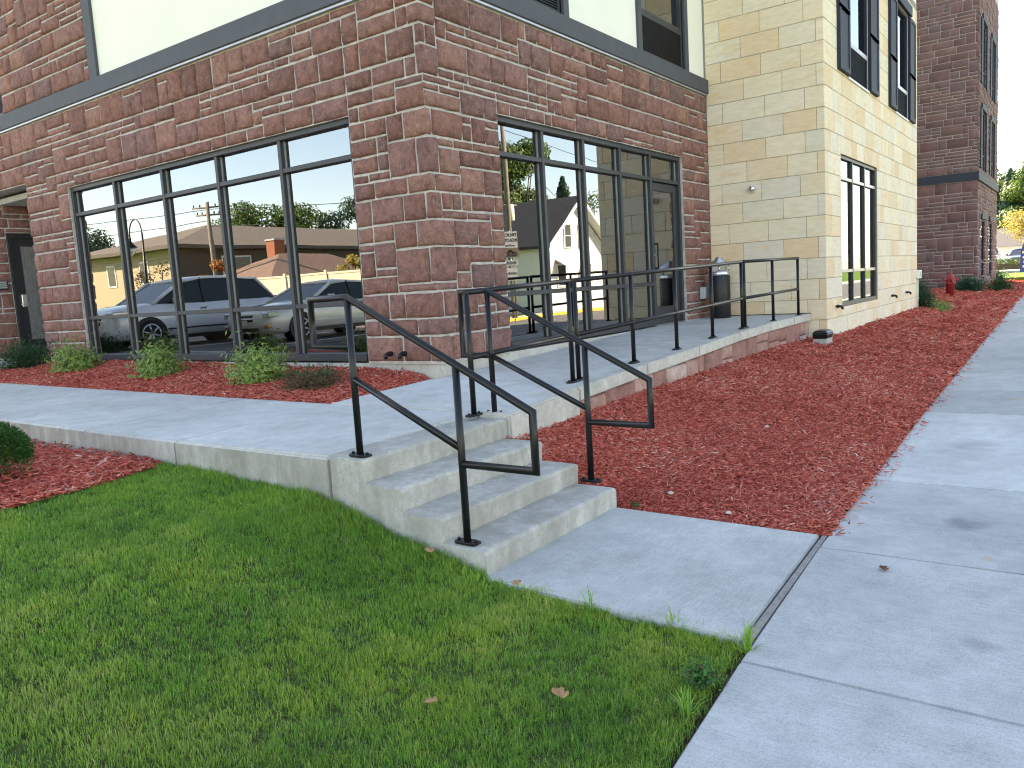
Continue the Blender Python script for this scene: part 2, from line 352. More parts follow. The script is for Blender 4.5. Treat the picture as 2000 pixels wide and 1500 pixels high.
def tag(o, label=None, cat=None, group=None, kind=None):
    for k, v in (('label', label), ('category', cat), ('group', group), ('kind', kind)):
        if v: o[k] = v
    return o
def struct(o): o['kind'] = 'structure'; return o
def copy_tree(o, parent=None):
    c = o.copy(); COL.objects.link(c)
    if parent is not None: c.parent = parent
    elif o.name in ROOTM: ROOTM[c.name] = ROOTM[o.name]
    for ch in list(o.children): copy_tree(ch, c)
    return c
def fastmesh(name, V, F, rnd=None, edge=None, smooth=False):
    """V (n,3) float array, F (m,k) int array"""
    me = bpy.data.meshes.new(name); n = len(V); m, k = F.shape
    me.vertices.add(n); me.vertices.foreach_set('co', np.asarray(V, np.float32).ravel())
    me.loops.add(m * k); me.loops.foreach_set('vertex_index', F.astype(np.int32).ravel())
    me.polygons.add(m); me.polygons.foreach_set('loop_start', np.arange(m, dtype=np.int32) * k)
    try: me.polygons.foreach_set('loop_total', np.full(m, k, np.int32))
    except Exception: pass
    if smooth: me.polygons.foreach_set('use_smooth', np.ones(m, bool))
    for nm, a in (('rnd', rnd), ('edge', edge)):
        if a is not None: me.attributes.new(nm, 'FLOAT', 'POINT').data.foreach_set('value', np.asarray(a, np.float32))
    me.update(calc_edges=True); return me

# ------------------------------------------------------------------ terrain functions
def edge_y(x): return float(np.interp(x, [-12, -3.9, -3.0, -1.56, 2.5, 7.9, 21.3, 45], [-4.75, -4.286, -4.207, -4.138, -4.02, -3.905, -3.64, -3.3]))
def z_side(x): return -0.83 + 0.01 * (max(-12, min(x, 30)) + 1.5)
LY = [-5.5, -4.3, -3.4, -2.85, -2.45, -2.1, -1.8, -1.5, -0.7, 0.25, 3, 6, 9]
LZ = [-0.875, -0.865, -0.855, -0.835, -0.75, -0.68, -0.595, -0.525, -0.485, -0.45, -0.41, -0.38, -0.35]
def z_lawn(x, y):
    k = np.clip((-2.95 - x) / 2.5, 0, 1)
    a = np.interp(y, LY, LZ); b = np.interp(y, [-5.5, -4.3, -3.0, -1.5, 0.25, 3, 9], [-0.88, -0.87, -0.81, -0.63, -0.49, -0.42, -0.35])
    return a * (1 - k) + b * k
def lawn_top(x): return np.interp(x, [-9, -4.1, -3.6, -3.15, -2.95], [-0.1, 0.12, 0.12, 0.2, 0.3])
def z_ramp(x): return float(np.interp(x, [-1.45, -0.2, 1, 2, 3, 4.1, 5, 7.1], [-0.222, -0.16, -0.118, -0.09, -0.05, -0.014, -0.005, 0.0]))
def ramp_edge(x): return -1.9 + 0.0186 * (x + 1.45)
def z_walk(x, y): return -0.272 + 0.023 * (x + 2.93) + 0.008 * max(0, y - 0.2)
def wall_y(x): return float(np.interp(x, [-1.5, 7.0, 7.02, 15.17, 15.18, 27.79, 27.8, 35.3, 35.31, 60], [-1.84, -1.72, -1.95, -1.95, 1.5, 1.5, -1.95, -1.95, 1.5, 1.5]))
def bed_z(x, t):
    zw = float(np.interp(x, [-1.5, 5, 7, 15, 30, 45], [-0.385, -0.375, -0.40, -0.38, -0.33, -0.30])); ze = z_side(x) + 0.012 - 0.022 * min(1, max(0, 1 - (x + 1.5) / .3))
    k = min(1, max(0, (x + 1.4) / 2.6)); s0 = max(0.0, (t - 0.62) / 0.38) ** 1.15; s1 = t ** 0.9
    if wall_y(x) > 0: s1 = min(1.0, t * 2.3) ** 0.9
    return ze + (zw - ze) * (s0 * (1 - k) + s1 * k)
def bed_zy(x, y):
    ye, yw = edge_y(x), wall_y(x); return bed_z(x, min(1, max(0, (y - ye) / (yw - ye))))

# ------------------------------------------------------------------ ground, road, sidewalk
g = MB().box(-400, 400, -400, 400, -1.6, -1.03)
struct(g.build('ground', 'far_grass'))
struct(MB().box(-120, 160, -18.75, -8.5, -1.3, -0.985).build('road', 'asphalt'))
kb = MB().box(-120, 160, -8.5, -8.35, -1.3, -0.87); struct(kb.build('near_kerb', 'concrete_far', bevel=0.02))
struct(MB().box(-120, 160, -8.35, -5.9, -1.2, -0.93).build('verge', 'far_grass'))
k1 = struct(MB().box(-120, 24, -18.93, -18.75, -1.3, -0.85).build('far_kerb', 'concrete_far', bevel=0.02))
k2 = struct(MB().box(24.01, 52, -18.94, -18.74, -1.3, -0.845).build('painted_kerb', 'yellow_paint', bevel=0.02))
struct(MB().box(52.01, 160, -18.93, -18.75, -1.3, -0.85).build('far_kerb', 'concrete_far', bevel=0.02))
struct(MB().box(-120, 160, -20.6, -18.95, -1.3, -0.86).build('far_pavement', 'concrete_far'))
struct(MB().box(-120, 160, -60, -20.6, -1.3, -0.9).build('far_verge', 'far_grass'))

sw = MB()
xs = [-12, -8, -4, -3, -1.5, 2.5, 8, 21, 45]
for a, b in zip(xs[:-1], xs[1:]):
    sw.hexa([(a, edge_y(a) - 1.98, -1.2), (b, edge_y(b) - 1.98, -1.2), (b, edge_y(b) - 0.01, -1.2), (a, edge_y(a) - 0.01, -1.2)],
            [(a, edge_y(a) - 1.98, z_side(a) - 0.02), (b, edge_y(b) - 1.98, z_side(b) - 0.02), (b, edge_y(b) - 0.01, z_side(b) - 0.02), (a, edge_y(a) - 0.01, z_side(a) - 0.02)])
sidewalk = struct(sw.build('sidewalk', 'soil'))
jx = [-10.6, -9.1, -7.6, -6.1, -4.65, -3.17, -1.71, -0.155, 2.67]
while jx[-1] < 43: jx.append(jx[-1] + 1.5)
def slab(parent, corners, top, depth, mat, rnd, bevel=0.007, gap=0.004, name='slab'):
    """corners (x,y) ccw, top z list"""
    cx = sum(c[0] for c in corners) / len(corners); cy = sum(c[1] for c in corners) / len(corners)
    cs = []
    for x, y in corners:
        d = Vector((cx - x, cy - y)); d = Vector((math.copysign(1, d.x), math.copysign(1, d.y))) * gap; cs.append((x + d.x, y + d.y))
    mb = MB(); mb.cur = rnd
    mb.hexa([(x, y, z - depth) for (x, y), z in zip(cs, top)], [(x, y, z) for (x, y), z in zip(cs, top)])
    return mb.build(name, mat, parent, bevel=bevel, seg=2)
tones = {5: 0.36, 6: 0.34, 7: 0.98, 8: 0.2, 4: 0.28}
for i, (a, b) in enumerate(zip(jx[:-1], jx[1:])):
    c = [(a, edge_y(a) - 1.98), (b, edge_y(b) - 1.98), (b, edge_y(b)), (a, edge_y(a))]
    slab(sidewalk, c, [z_side(a), z_side(b), z_side(b), z_side(a)], 0.1, 'concrete_walk', tones.get(i, rng.uniform(0.3, 0.6)))

# lower slab at the foot of the steps, with its fibre joint strip
ls = [(-3.0, -4.17), (-1.5, -4.10), (-1.49, -2.74), (-2.97, -2.74)]
lower = MB().prism([(-2.98, -4.14), (-1.5, -4.08), (-1.5, -2.5), (-2.95, -2.5)], -1.1, -0.86).build('lower_landing', 'soil')
struct(lower)
slab(lower, ls, [-0.838, -0.828, -0.82, -0.825], 0.12, 'concrete_slab', 0.16, bevel=0.008)
st = MB(); st.hexa([(-3.02, -4.212, -1), (-1.5, -4.138, -1), (-1.5, -4.112, -1), (-3.02, -4.18, -1)], [(-3.02, -4.212, -0.842), (-1.5, -4.138, -0.834), (-1.5, -4.112, -0.832), (-3.02, -4.18, -0.84)])
st.build('joint_strip', 'fibre_strip', lower)

# walkway in front of the left facade, landing and ramp
wk = MB().prism([(-2.9, -1.5), (-1.4, -1.5), (-1.4, 13), (-2.9, 13)], -1.0, -0.33)
walkway = struct(wk.build('walkway', 'soil'))
wy = [0.1, 1.44, 2.9, 4.3, 5.7, 7.1, 8.5, 10.0, 11.5]
for a, b in zip(wy[:-1], wy[1:]):
    slab(walkway, [(-2.93, a), (-1.35, a), (-1.35, b), (-2.93, b)], [z_walk(-2.93, a), z_walk(-1.35, a), z_walk(-1.35, b), z_walk(-2.93, b)], 0.5, 'concrete_slab', rng.uniform(0.62, 0.72), bevel=0.012)
slab(walkway, [(-2.93, -1.575), (-1.42, -1.575), (-1.42, 0.1), (-2.93, 0.1)], [-0.256, -0.226, -0.228, -0.272], 0.6, 'concrete_slab', 0.66, bevel=0.012)
slab(walkway, [(-1.35, 8.55), (0.05, 8.55), (0.05, 10.2), (-1.35, 10.2)], [-0.165, -0.03, -0.03, -0.155], 0.4, 'concrete_slab', 0.66)
# kerb faces (the formed sides of the walkway) a touch proud of the slab sides
kf = MB(); kf.cur = 0.5
for a, b in zip([-1.57, 0.105] + wy[1:-1], [0.095] + wy[1:]):
    kf.hexa([(-2.936, a + 0.004, -1), (-2.9, a + 0.004, -1), (-2.9, b - 0.004, -1), (-2.936, b - 0.004, -1)],
            [(-2.936, a + 0.004, z_walk(-2.93, a) - 0.014), (-2.9, a + 0.004, z_walk(-2.93, a) - 0.014), (-2.9, b - 0.004, z_walk(-2.93, b) - 0.014), (-2.936, b - 0.004, z_walk(-2.93, b) - 0.014)])
kf.build('kerb_face', 'concrete_kerb', walkway)

ramp = struct(MB().prism([(-1.4, -1.80), (6.98, -1.64), (6.98, -0.1), (-1.4, -0.1)], -1.0, -0.36).build('ramp', 'concrete_kerb'))
rx = [-1.42, -0.2, 2.4, 4.65, 7.0]
def rtop(x, inner=False): return z_ramp(x)
for i, (a, b) in enumerate(zip(rx[:-1], rx[1:])):
    ya, yb = (0.11, 0.0) if i == 0 else (-0.062, -0.062)
    slab(ramp, [(a, ramp_edge(a) + 0.03), (b, ramp_edge(b) + 0.03), (b, yb), (a, ya)], [z_ramp(a), z_ramp(b), z_ramp(b), z_ramp(a)], 0.3 if i == 0 else 0.1,
         'concrete_slab' if i == 0 else 'concrete_ramp', 0.64 if i == 0 else rng.uniform(0.45, 0.6), bevel=0.006, gap=0.002)
cx = [-0.43, 0.9, 2.25, 3.6, 4.9, 6.05, 7.0]
for a, b in zip(cx[:-1], cx[1:]):
    mb = MB(); mb.cur = rng.uniform(0.45, 0.75)
    ya, yb = ramp_edge(a), ramp_edge(b); za, zb = z_ramp(a) + 0.003, z_ramp(b) + 0.003
    mb.hexa([(a + .002, ya, za - 0.11), (b - .002, yb, zb - 0.11), (b - .002, yb + 0.12, zb - 0.11), (a + .002, ya + 0.12, za - 0.11)], [(a + .002, ya, za), (b - .002, yb, zb), (b - .002, yb + 0.12, zb), (a + .002, ya + 0.12, za)])
    mb.build('cap', 'concrete_cap', ramp, bevel=0.008, seg=2)
mb = MB(); a, b = -1.47, -0.432
mb.hexa([(a, -1.9, -0.9), (b, ramp_edge(b) + .004, -0.9), (b, -1.6, -0.9), (a, -1.6, -0.9)], [(a, -1.9, -0.226), (b, ramp_edge(b) + .004, z_ramp(b) + .002), (b, -1.6, z_ramp(b) + .002), (a, -1.6, -0.226)])
mb.cur = 0.55; mb.build('side_wall', 'concrete_cap', ramp, bevel=0.015, seg=2)
MB().box(6.985, 7.005, -1.74, -0.3, -0.02, 0.012).build('sealant', 'black_plastic', ramp)

# stairs
def stairs():
    prof = []
    ny = [-1.88, -2.178, -2.472, -2.762]; nz = [-0.25, -0.395, -0.537, -0.68]
    prof.append((-1.585, -0.252))
    for k in range(4):
        r_ = 0.022
        prof += [(ny[k] + r_, nz[k] + (0 if k == 0 else -0.002)), (ny[k] + r_ * 0.3, nz[k] - r_ * 0.3), (ny[k], nz[k] - r_), (ny[k] + 0.008, (nz[k + 1] if k < 3 else -0.95))]
    prof += [(-1.585, -0.95)]
    mb = MB(); mb.cur = 0.5; n = 26; xs_ = np.linspace(-2.925, -1.468, n); vs = []; k = len(prof)
    for i, x in enumerate(xs_):
        e = min(i, n - 1 - i)
        ins = 0.014 if e == 0 else 0.0
        for j, (y, z) in enumerate(prof):
            nn = noise.noise(Vector((x * 7, y * 7, z * 7))) * 0.009 + noise.noise(Vector((x * 23, y * 23, z * 23))) * 0.005
            top = 0 if j in (0, k - 1) else 1
            vs.append((x + (0.006 if i == 0 else -0.006 if i == n - 1 else 0) * 0, y + nn * top + ins * (0.6 if top and z > -0.94 else 0), z - ins * (1 if z > -0.94 else 0) + nn * 0.4 * top))
    fs = []
    for i in range(n - 1):
        for j in range(k): fs.append((i * k + j, i * k + (j + 1) % k, (i + 1) * k + (j + 1) % k, (i + 1) * k + j))
    fs += [tuple(range(k))[::-1], tuple((n - 1) * k + j for j in range(k))]
    mb.add(vs, fs)
    o = mb.build('concrete_stairs', 'concrete_step')
    return tag(o, 'four weathered concrete steps with rounded edges between the two stair rails', 'stairs')
stairs()

# ------------------------------------------------------------------ planting beds and lawn
def bump2(x, y): return noise.noise(Vector((x * 1.7, y * 1.7, 3))) * 0.018 + noise.noise(Vector((x * 6, y * 6, 9))) * 0.008
def sheet(name, cols, mat, zf):
    """cols: list of lists of (x,y)"""
    nv = len(cols[0]); V = [(x, y, zf(x, y)) for c in cols for x, y in c]
    F = [(i * nv + j, (i + 1) * nv + j, (i + 1) * nv + j + 1, i * nv + j + 1) for i in range(len(cols) - 1) for j in range(nv - 1)]
    me = fastmesh(name, np.array(V), np.array(F), rnd=np.full(len(V), .5), smooth=True); return link(name, me, mat)
bx = list(np.arange(-1.51, 8, 0.16)) + list(np.arange(8, 34, 0.4)) + list(np.arange(34, 39.01, 0.5))
sbed = sheet('south_mulch_bed', [[(x, edge_y(x) + 0.008 + (wall_y(x) - edge_y(x)) * j / 22) for j in range(23)] for x in bx], 'mulch_base',
      lambda x, y: bed_zy(x, y) + bump2(x, y) * min(1, (y - edge_y(x)) * 6) * (1 if x > -1.3 else 0.5))
struct(sbed)
def z_abed(x, y):
    t = min(1, max(0, (x + 1.36) / 1.28)); zw = float(np.interp(y, [0.05, 0.3, 0.95, 2.5, 4, 8, 9], [-0.2, -0.12, -0.075, -0.06, -0.03, -0.01, -0.02]))
    return z_walk(-1.35, y) + 0.0 + (zw - z_walk(-1.35, y)) * (t ** 0.8)
abed = sheet('front_mulch_bed', [[(-1.36 + 1.31 * i / 16, (0.115 - 0.06 * i / 16) + 8.43 * j / 60) for j in range(61)] for i in range(17)], 'mulch_base', lambda x, y: z_abed(x, y) + bump2(x, y) * 0.7 * min(1, (x + 1.36) * 8))
struct(abed)
lbed = sheet('left_mulch_bed', [[(x, lawn_top(x) - 0.05 + (8.4 - lawn_top(x)) * j / 50) for j in range(51)] for x in np.arange(-8, -2.9, 0.2)], 'mulch_base', lambda x, y: float(z_lawn(x, y)) + 0.012 + bump2(x, y) * 0.6)
struct(lbed)
lawn = sheet('lawn', [[(x, edge_y(x) + 0.035 + (lawn_top(x) + 0.05 - edge_y(x)) * j / 44) for j in range(45)] for x in np.arange(-8, -2.89, 0.12)], 'lawn_base', lambda x, y: float(z_lawn(x, y)) - 0.012)
struct(lawn)
soil = sheet('soil_gap', [[(x, edge_y(x) - 0.004), (x, edge_y(x) + 0.09)] for x in np.arange(-8, -2.95, 0.2)], 'soil', lambda x, y: z_side(x) - 0.035 - 0.02 * (y > edge_y(x) + .05)); struct(soil)

def chips(name, pts, zs, size, parent=None):
    n = len(pts)
    L = nrng.uniform(0.5, 1.25, n) ** 1.4 * 0.055 * size; W = nrng.uniform(0.006, 0.015, n) * size; T = nrng.uniform(0.002, 0.006, n) * size
    big = nrng.random(n) < 0.03; W = np.where(big, W * 1.8, W)
    L = np.where(nrng.random(n) < .12, L * 1.5, L); yaw = nrng.uniform(0, 2 * np.pi, n); pit = nrng.normal(0, 0.22, n); rol = nrng.normal(0, 0.5, n)
    c, s = np.cos(yaw), np.sin(yaw)
    ax = np.stack([c * np.cos(pit), s * np.cos(pit), np.sin(pit)], 1)
    sid = np.stack([-s, c, np.zeros(n)], 1); up = np.cross(ax, sid)
    sd = sid * np.cos(rol)[:, None] + up * np.sin(rol)[:, None]; up = np.cross(ax, sd)
    ctr = np.column_stack([pts, zs + np.abs(np.sin(pit)) * L * 0.45 + T + nrng.uniform(-0.004, 0.012, n) * size])
    V = np.zeros((n, 8, 3))
    for k in range(8):
        a = (k & 1) * 2 - 1; b = (k >> 1 & 1) * 2 - 1; d = (k >> 2 & 1) * 2 - 1
        tap = nrng.uniform(0.45, 1.0, n)
        V[:, k] = ctr + ax * (a * L * nrng.uniform(.42, .5, n))[:, None] + sd * (b * W * .5 * tap)[:, None] + up * (d * T * .5)[:, None]
    F = np.array([(4, 5, 7, 6), (0, 4, 6, 2), (1, 3, 7, 5), (0, 1, 5, 4), (2, 6, 7, 3)])
    FF = (F[None] + (np.arange(n) * 8)[:, None, None]).reshape(-1, 4)
    me = fastmesh(name, V.reshape(-1, 3), FF, rnd=np.repeat(np.clip(nrng.beta(1.5, 1.7, n) + .16 * np.array([noise.noise(Vector((a * 1.1, b * 1.1, 4))) for a, b in pts]), 0, 1), 8))
    o = link(name, me, 'mulch_chip', parent); o['kind'] = 'stuff'; return o
def tag_stuff(o, label, cat): return tag(o, label, cat, kind='stuff')
P = []; S = []
for (x0, x1, dens, sz) in ((-1.5, 1.6, 4200, .74), (1.6, 4.5, 2200, .95), (4.5, 9, 1000, 1.25), (9, 16, 400, 1.7), (16, 38, 90, 2.8)):
    n = int((x1 - x0) * 2.6 * dens); x = nrng.uniform(x0, x1, n); ye = np.array([edge_y(a) for a in x]); yw = np.array([min(wall_y(a), -0.3) for a in x])
    t = nrng.uniform(-0.008, 1, n); t = np.where(nrng.random(n) < .004, -nrng.random(n) ** 2 * .06, t); P.append(np.column_stack([x, ye + t * (yw - ye)])); S.append(np.full(n, sz))
P = np.concatenate(P); S = np.concatenate(S)
Z = np.array([bed_zy(a, b) + bump2(a, b) * min(1, max(0, (b - edge_y(a)) * 6)) * (1 if a > -1.3 else .5) for a, b in P])
tag_stuff(chips('south_mulch_chips', P, Z, S), 'dyed red wood chip mulch between the sidewalk and the ramp wall', 'mulch')
n = 19000; x = nrng.uniform(-1.38, -0.08, n); y = 0.1 + 8.35 * nrng.random(n) ** 1.25
tag_stuff(chips('front_mulch_chips', np.column_stack([x, y]), np.array([z_abed(a, b) + bump2(a, b) * .7 * min(1, (a + 1.36) * 8) for a, b in zip(x, y)]), np.full(n, .95)), 'dyed red wood chip mulch under the wide reflecting window', 'mulch')
n = 15000; x = nrng.uniform(-7.5, -2.95, n); y = lawn_top(x) - 0.03 + 5.2 * nrng.random(n) ** 1.7
tag_stuff(chips('left_mulch_chips', np.column_stack([x, y]), z_lawn(x, y) + 0.012 + np.array([bump2(a, b) * .6 for a, b in zip(x, y)]), np.full(n, 1.1)), 'dyed red wood chip mulch beside the round green bush', 'mulch')

def blades(name, pts, zs, h, wd, rnd, lean=0.75, flow=None):
    n = len(pts); yaw = nrng.uniform(0, 2 * np.pi, n) if flow is None else flow + nrng.normal(0, .9, n); la = np.minimum(np.abs(nrng.normal(0.6, lean * 0.5, n)), 1.05) * h
    d = np.stack([np.cos(yaw), np.sin(yaw)], 1); fa = nrng.uniform(0, 2 * np.pi, n); sx = np.stack([np.cos(fa), np.sin(fa)], 1) * wd[:, None] * .5
    V = np.zeros((n, 5, 3)); b = pts
    hz = np.sqrt(np.maximum(h ** 2 - la ** 2 * .8, (h * .35) ** 2))
    V[:, 0, :2] = b - sx; V[:, 1, :2] = b + sx; V[:, 0, 2] = V[:, 1, 2] = zs - 0.01
    m = b + d * (la * .38)[:, None]; V[:, 2, :2] = m - sx * .85; V[:, 3, :2] = m + sx * .85; V[:, 2, 2] = V[:, 3, 2] = zs + hz * .6
    V[:, 4, :2] = b + d * la[:, None]; V[:, 4, 2] = zs + hz
    F = np.array([(0, 1, 2), (1, 3, 2), (2, 3, 4)]); FF = (F[None] + (np.arange(n) * 5)[:, None, None]).reshape(-1, 3)
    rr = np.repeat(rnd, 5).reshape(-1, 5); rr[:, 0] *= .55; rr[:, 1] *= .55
    return fastmesh(name, V.reshape(-1, 3), FF, rnd=rr.ravel())
n = 560000; x = -2.94 - 3.96 * nrng.random(n) ** 1.25; ye = np.array([edge_y(a) for a in x]); yt = lawn_top(x)
y = ye + 0.05 - 0.045 * nrng.random(n) ** 3 + nrng.random(n) * (yt - ye - 0.03)
NG = 420; gx0, gy0 = -7.2, -5.2
def field(sc_, seed):
    f = nrng.random((int(7 * sc_) + 3, int(7 * sc_) + 3)); return f
def sample(f, sc_, x, y):
    u, v = (x - gx0) * sc_, (y - gy0) * sc_; i, j = u.astype(int), v.astype(int); a, b = u - i, v - j; a = a * a * (3 - 2 * a); b = b * b * (3 - 2 * b)
    return f[i, j] * (1 - a) * (1 - b) + f[i + 1, j] * a * (1 - b) + f[i, j + 1] * (1 - a) * b + f[i + 1, j + 1] * a * b
C1, C2, C3, C4 = field(22, 0), field(9, 1), field(3, 2), field(30, 3)
clump = .6 * sample(C1, 22, x, y) + .4 * sample(C2, 9, x, y)
dist = np.hypot(x - CAM.x, y - CAM.y); keep = nrng.random(n) < np.where(dist < 3.4, 1.0, np.where(dist < 5, .85, .65)) * np.clip((clump - .14) * 2.6, .32, 1); x, y, dist, clump = x[keep], y[keep], dist[keep], clump[keep]
flow = sample(C4, 30, x, y) * 12.6
n = len(x); h = nrng.uniform(0.016, 0.036, n) * (.65 + .7 * clump) * (1 + .25 * np.array([noise.noise(Vector((a * 1.6, b * 1.6, 1))) for a, b in zip(x, y)]))
near_k = (x > -3.07) & (y > -2.8); tall = near_k & (nrng.random(n) < .4); h = np.where(tall, h * nrng.uniform(1.2, 2.2, n), h)
h = np.where((x > -3.5) & (y > -3.2) & (y < -1.2), h * 1.15, h)
near_s = (y < np.array([edge_y(a) for a in x]) + .12) | ((x > -3.1) & (y < -2.7)); h = np.where(near_s & (nrng.random(n) < .25), h * nrng.uniform(1.1, 1.9, n), h)
patch = np.array([noise.noise(Vector((a * .9, b * .9, 5))) + .6 * noise.noise(Vector((a * 2.7, b * 2.7, 8))) for a, b in zip(x, y)])
rr = np.clip(.16 + .42 * sample(C3, 3, x, y) + .22 * sample(C2, 9, x, y) + .22 * patch + nrng.normal(0, .19, n), 0, .95); rr = np.where(nrng.random(n) < .035, nrng.uniform(.92, 1, n), rr)
rr = np.where((x > -3.7) & (y > -3.0), rr * .72, rr)
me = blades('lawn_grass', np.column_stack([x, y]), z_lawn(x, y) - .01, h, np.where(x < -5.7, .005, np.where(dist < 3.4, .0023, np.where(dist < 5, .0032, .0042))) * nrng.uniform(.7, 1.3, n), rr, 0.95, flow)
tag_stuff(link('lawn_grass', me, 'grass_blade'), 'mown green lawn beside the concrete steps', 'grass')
# ------------------------------------------------------------------ masonry helpers
def ashlar(nu, nv, free, rg, hw=(1.7, 4.6, 3.3, 0.5)):
    occ = ~free; out = []; top = np.zeros((nu, nv), int)
    for j in range(nv):
        for i in range(nu):
            if occ[i, j]: continue
            run = 0
            while i + run < nu and not occ[i + run, j]: run += 1
            hs = rg.choices([1, 2, 3, 4], hw)[0]
            if i > 0 and j < top[i - 1, j] <= j + 4 and rg.random() < .62: hs = top[i - 1, j] - j
            hs = min(hs, nv - j)
            while hs > 1 and (occ[i, j:j + hs].any()): hs -= 1
            if j + hs == nv - 1 and rg.random() < .6: hs = min(hs + 1, nv - j)
            if occ[i, j:j + hs].any(): hs = 1
            wd = {1: rg.randint(3, 7), 2: rg.randint(2, 7), 3: rg.randint(3, 7), 4: rg.randint(3, 6)}[min(hs, 4)]
            wd = min(wd, run)
            while wd > 1 and occ[i:i + wd, j:j + hs].any(): wd -= 1
            if run - wd == 1:
                if not occ[i:i + wd + 1, j:j + hs].any(): wd += 1
                elif wd > 2: wd -= 1
            if hs > 1 and wd < hs * .8: hs = max(1, wd)
            top[i:i + wd, j:j + hs] = j + hs
            occ[i:i + wd, j:j + hs] = True; out.append((i, i + wd, j, j + hs))
    return out
def coords(breaks):
    """breaks: [(value, ncells to next), ...] -> coordinate list"""
    c = []
    for (a, n), (b, _) in zip(breaks[:-1], breaks[1:]): c += [a + (b - a) * k / n for k in range(n)]
    return c + [breaks[-1][0]]
def rock(Pf, s0, s1, z0, z1, rg, joint=0.014, bul=0.038, corner=None, back=0.1, step=0.10):
    s0 += joint * rg.uniform(.35, .65); s1 -= joint * rg.uniform(.35, .65); z0 += joint * rg.uniform(.35, .65); z1 -= joint * rg.uniform(.35, .65)
    e = min(0.022, (s1 - s0) * .2, (z1 - z0) * .2)
    def ax(a, b):
        k = max(1, min(4, int(round((b - a - 2 * e) / step)))); return [a, a + e] + [a + e + (b - a - 2 * e) * q / (k + 0) for q in range(1, k)] + [b - e, b]
    us = ax(s0, s1); vs = ax(z0, z1)
    if corner is not None and s0 < corner - .02 and s1 > corner + .02: us = sorted([u for u in us if abs(u - corner) > .012] + [corner])
    nu, nv = len(us), len(vs); V = []; big = min(1.0, min(s1 - s0, z1 - z0) / .16); sd = rg.random() * 50
    tilt = rg.uniform(-.006, .006)
    for i, u in enumerate(us):
        for j, v in enumerate(vs):
            rim = i in (0, nu - 1) or j in (0, nv - 1)
            nn = noise.noise(Vector((u * 8 + sd, v * 8, sd))) * .5 + noise.noise(Vector((u * 21, v * 21, sd))) * .35
            d = (-.004 + .005 * nn) if rim else bul * big * (.62 + .75 * nn) + tilt * (v - z0) * 8
            ju = rg.uniform(-.004, .004) if rim else rg.uniform(-.008, .008)
            if corner is not None and u == corner: ju = 0
            jv = rg.uniform(-.004, .004) if rim else rg.uniform(-.008, .008)
            V.append(Pf(u + ju, v + jv, d))
    F = [(i * nv + j, (i + 1) * nv + j, (i + 1) * nv + j + 1, i * nv + j + 1) for i in range(nu - 1) for j in range(nv - 1)]
    ring = [i * nv for i in range(nu)] + [(nu - 1) * nv + j for j in range(1, nv)] + [i * nv + nv - 1 for i in range(nu - 2, -1, -1)] + [j for j in range(nv - 2, 0, -1)]
    per = [(us[i], vs[0]) for i in range(nu)] + [(us[-1], vs[j]) for j in range(1, nv)] + [(us[i], vs[-1]) for i in range(nu - 2, -1, -1)] + [(us[0], vs[j]) for j in range(nv - 2, 0, -1)]
    b = len(V); V += [Pf(u, v, -back) for u, v in per]; k = len(ring)
    F += [(ring[q], ring[(q + 1) % k], b + (q + 1) % k, b + q) for q in range(k)]
    return V, F
def flatblock(Pf, s0, s1, z0, z1, rg, joint=0.007, bev=0.004, back=0.06, corner=None, proud=0.003):
    h = joint / 2; s0 += h; s1 -= h; z0 += h; z1 -= h; d = rg.uniform(0, proud)
    us0 = [s0, s1]; us1 = [s0 + bev, s1 - bev]
    if corner is not None and s0 < corner - .03 and s1 > corner + .03: us0 = [s0, corner, s1]; us1 = [s0 + bev, corner, s1 - bev]
    n = len(us0)
    rings = []
    for (us, za, zb, dd) in ((us1, z0 + bev, z1 - bev, d), (us0, z0, z1, d - bev), (us0, z0, z1, -back)):
        rings.append([Pf(u, za, dd) for u in us] + [Pf(u, zb, dd) for u in reversed(us)])
    k = 2 * n; V = rings[0] + rings[1] + rings[2]; F = []
    for i in range(n - 1): F.append((i, i + 1, k - 2 - i, k - 1 - i))
    for r_ in range(2):
        for q in range(k): F.append((r_ * k + q, (r_ + 1) * k + q, (r_ + 1) * k + (q + 1) % k, r_ * k + (q + 1) % k))
    return V, F
def lay(stones, parent, mat, nm, limit=300, key=None, restname='remaining_stones'):
    """stones: list of (V,F,weight). The heaviest become objects, the rest one stuff part."""
    stones = sorted(stones, key=lambda s: -s[2]); rest = MB()
    for i, (V, F, _) in enumerate(stones):
        r_ = rng.random()
        if i < limit:
            mb = MB(); mb.cur = r_; mb.add(V, F, nm == 'stone'); mb.build(nm, mat, parent)
        else:
            rest.cur = r_; rest.add(V, F, nm == 'stone')
    if rest.v: rest.build(restname, mat, parent)['kind'] = 'stuff'
def seen(p):
    d = (Vector(p) - CAM).length; return 1.0 / (d * d)

# ------------------------------------------------------------------ brownstone corner building
FX = -0.09
bld = thing('brownstone_building', 'red brownstone corner building with two storefront windows and cream stucco above', 'building', (0, 0, 0))
def PAB(s, z, d):
    """unfolded facade: s<0 along the left face, s>0 along the right face"""
    if s <= 0: return (FX - d, FX - s if s < 0 else FX - d, z)
    return (FX + s, FX - d, z)
def PABc(s, z, d):
    if abs(s) < 1e-9: return (FX - d, FX - d, z)
    return PAB(s, z, d)
A0, A1 = 0.975, 7.04        # left window opening (y)
B = [1.098, 2.035, 2.993, 3.981, 4.922, 5.976]
ZH, ZB = 2.578, 3.655       # heads, underside of band
ZC = 2.80                   # porch soffit
XE = 7.02                   # right end of the right facade
YE, YP = 8.35, 10.3         # end of the left pier, porch back wall
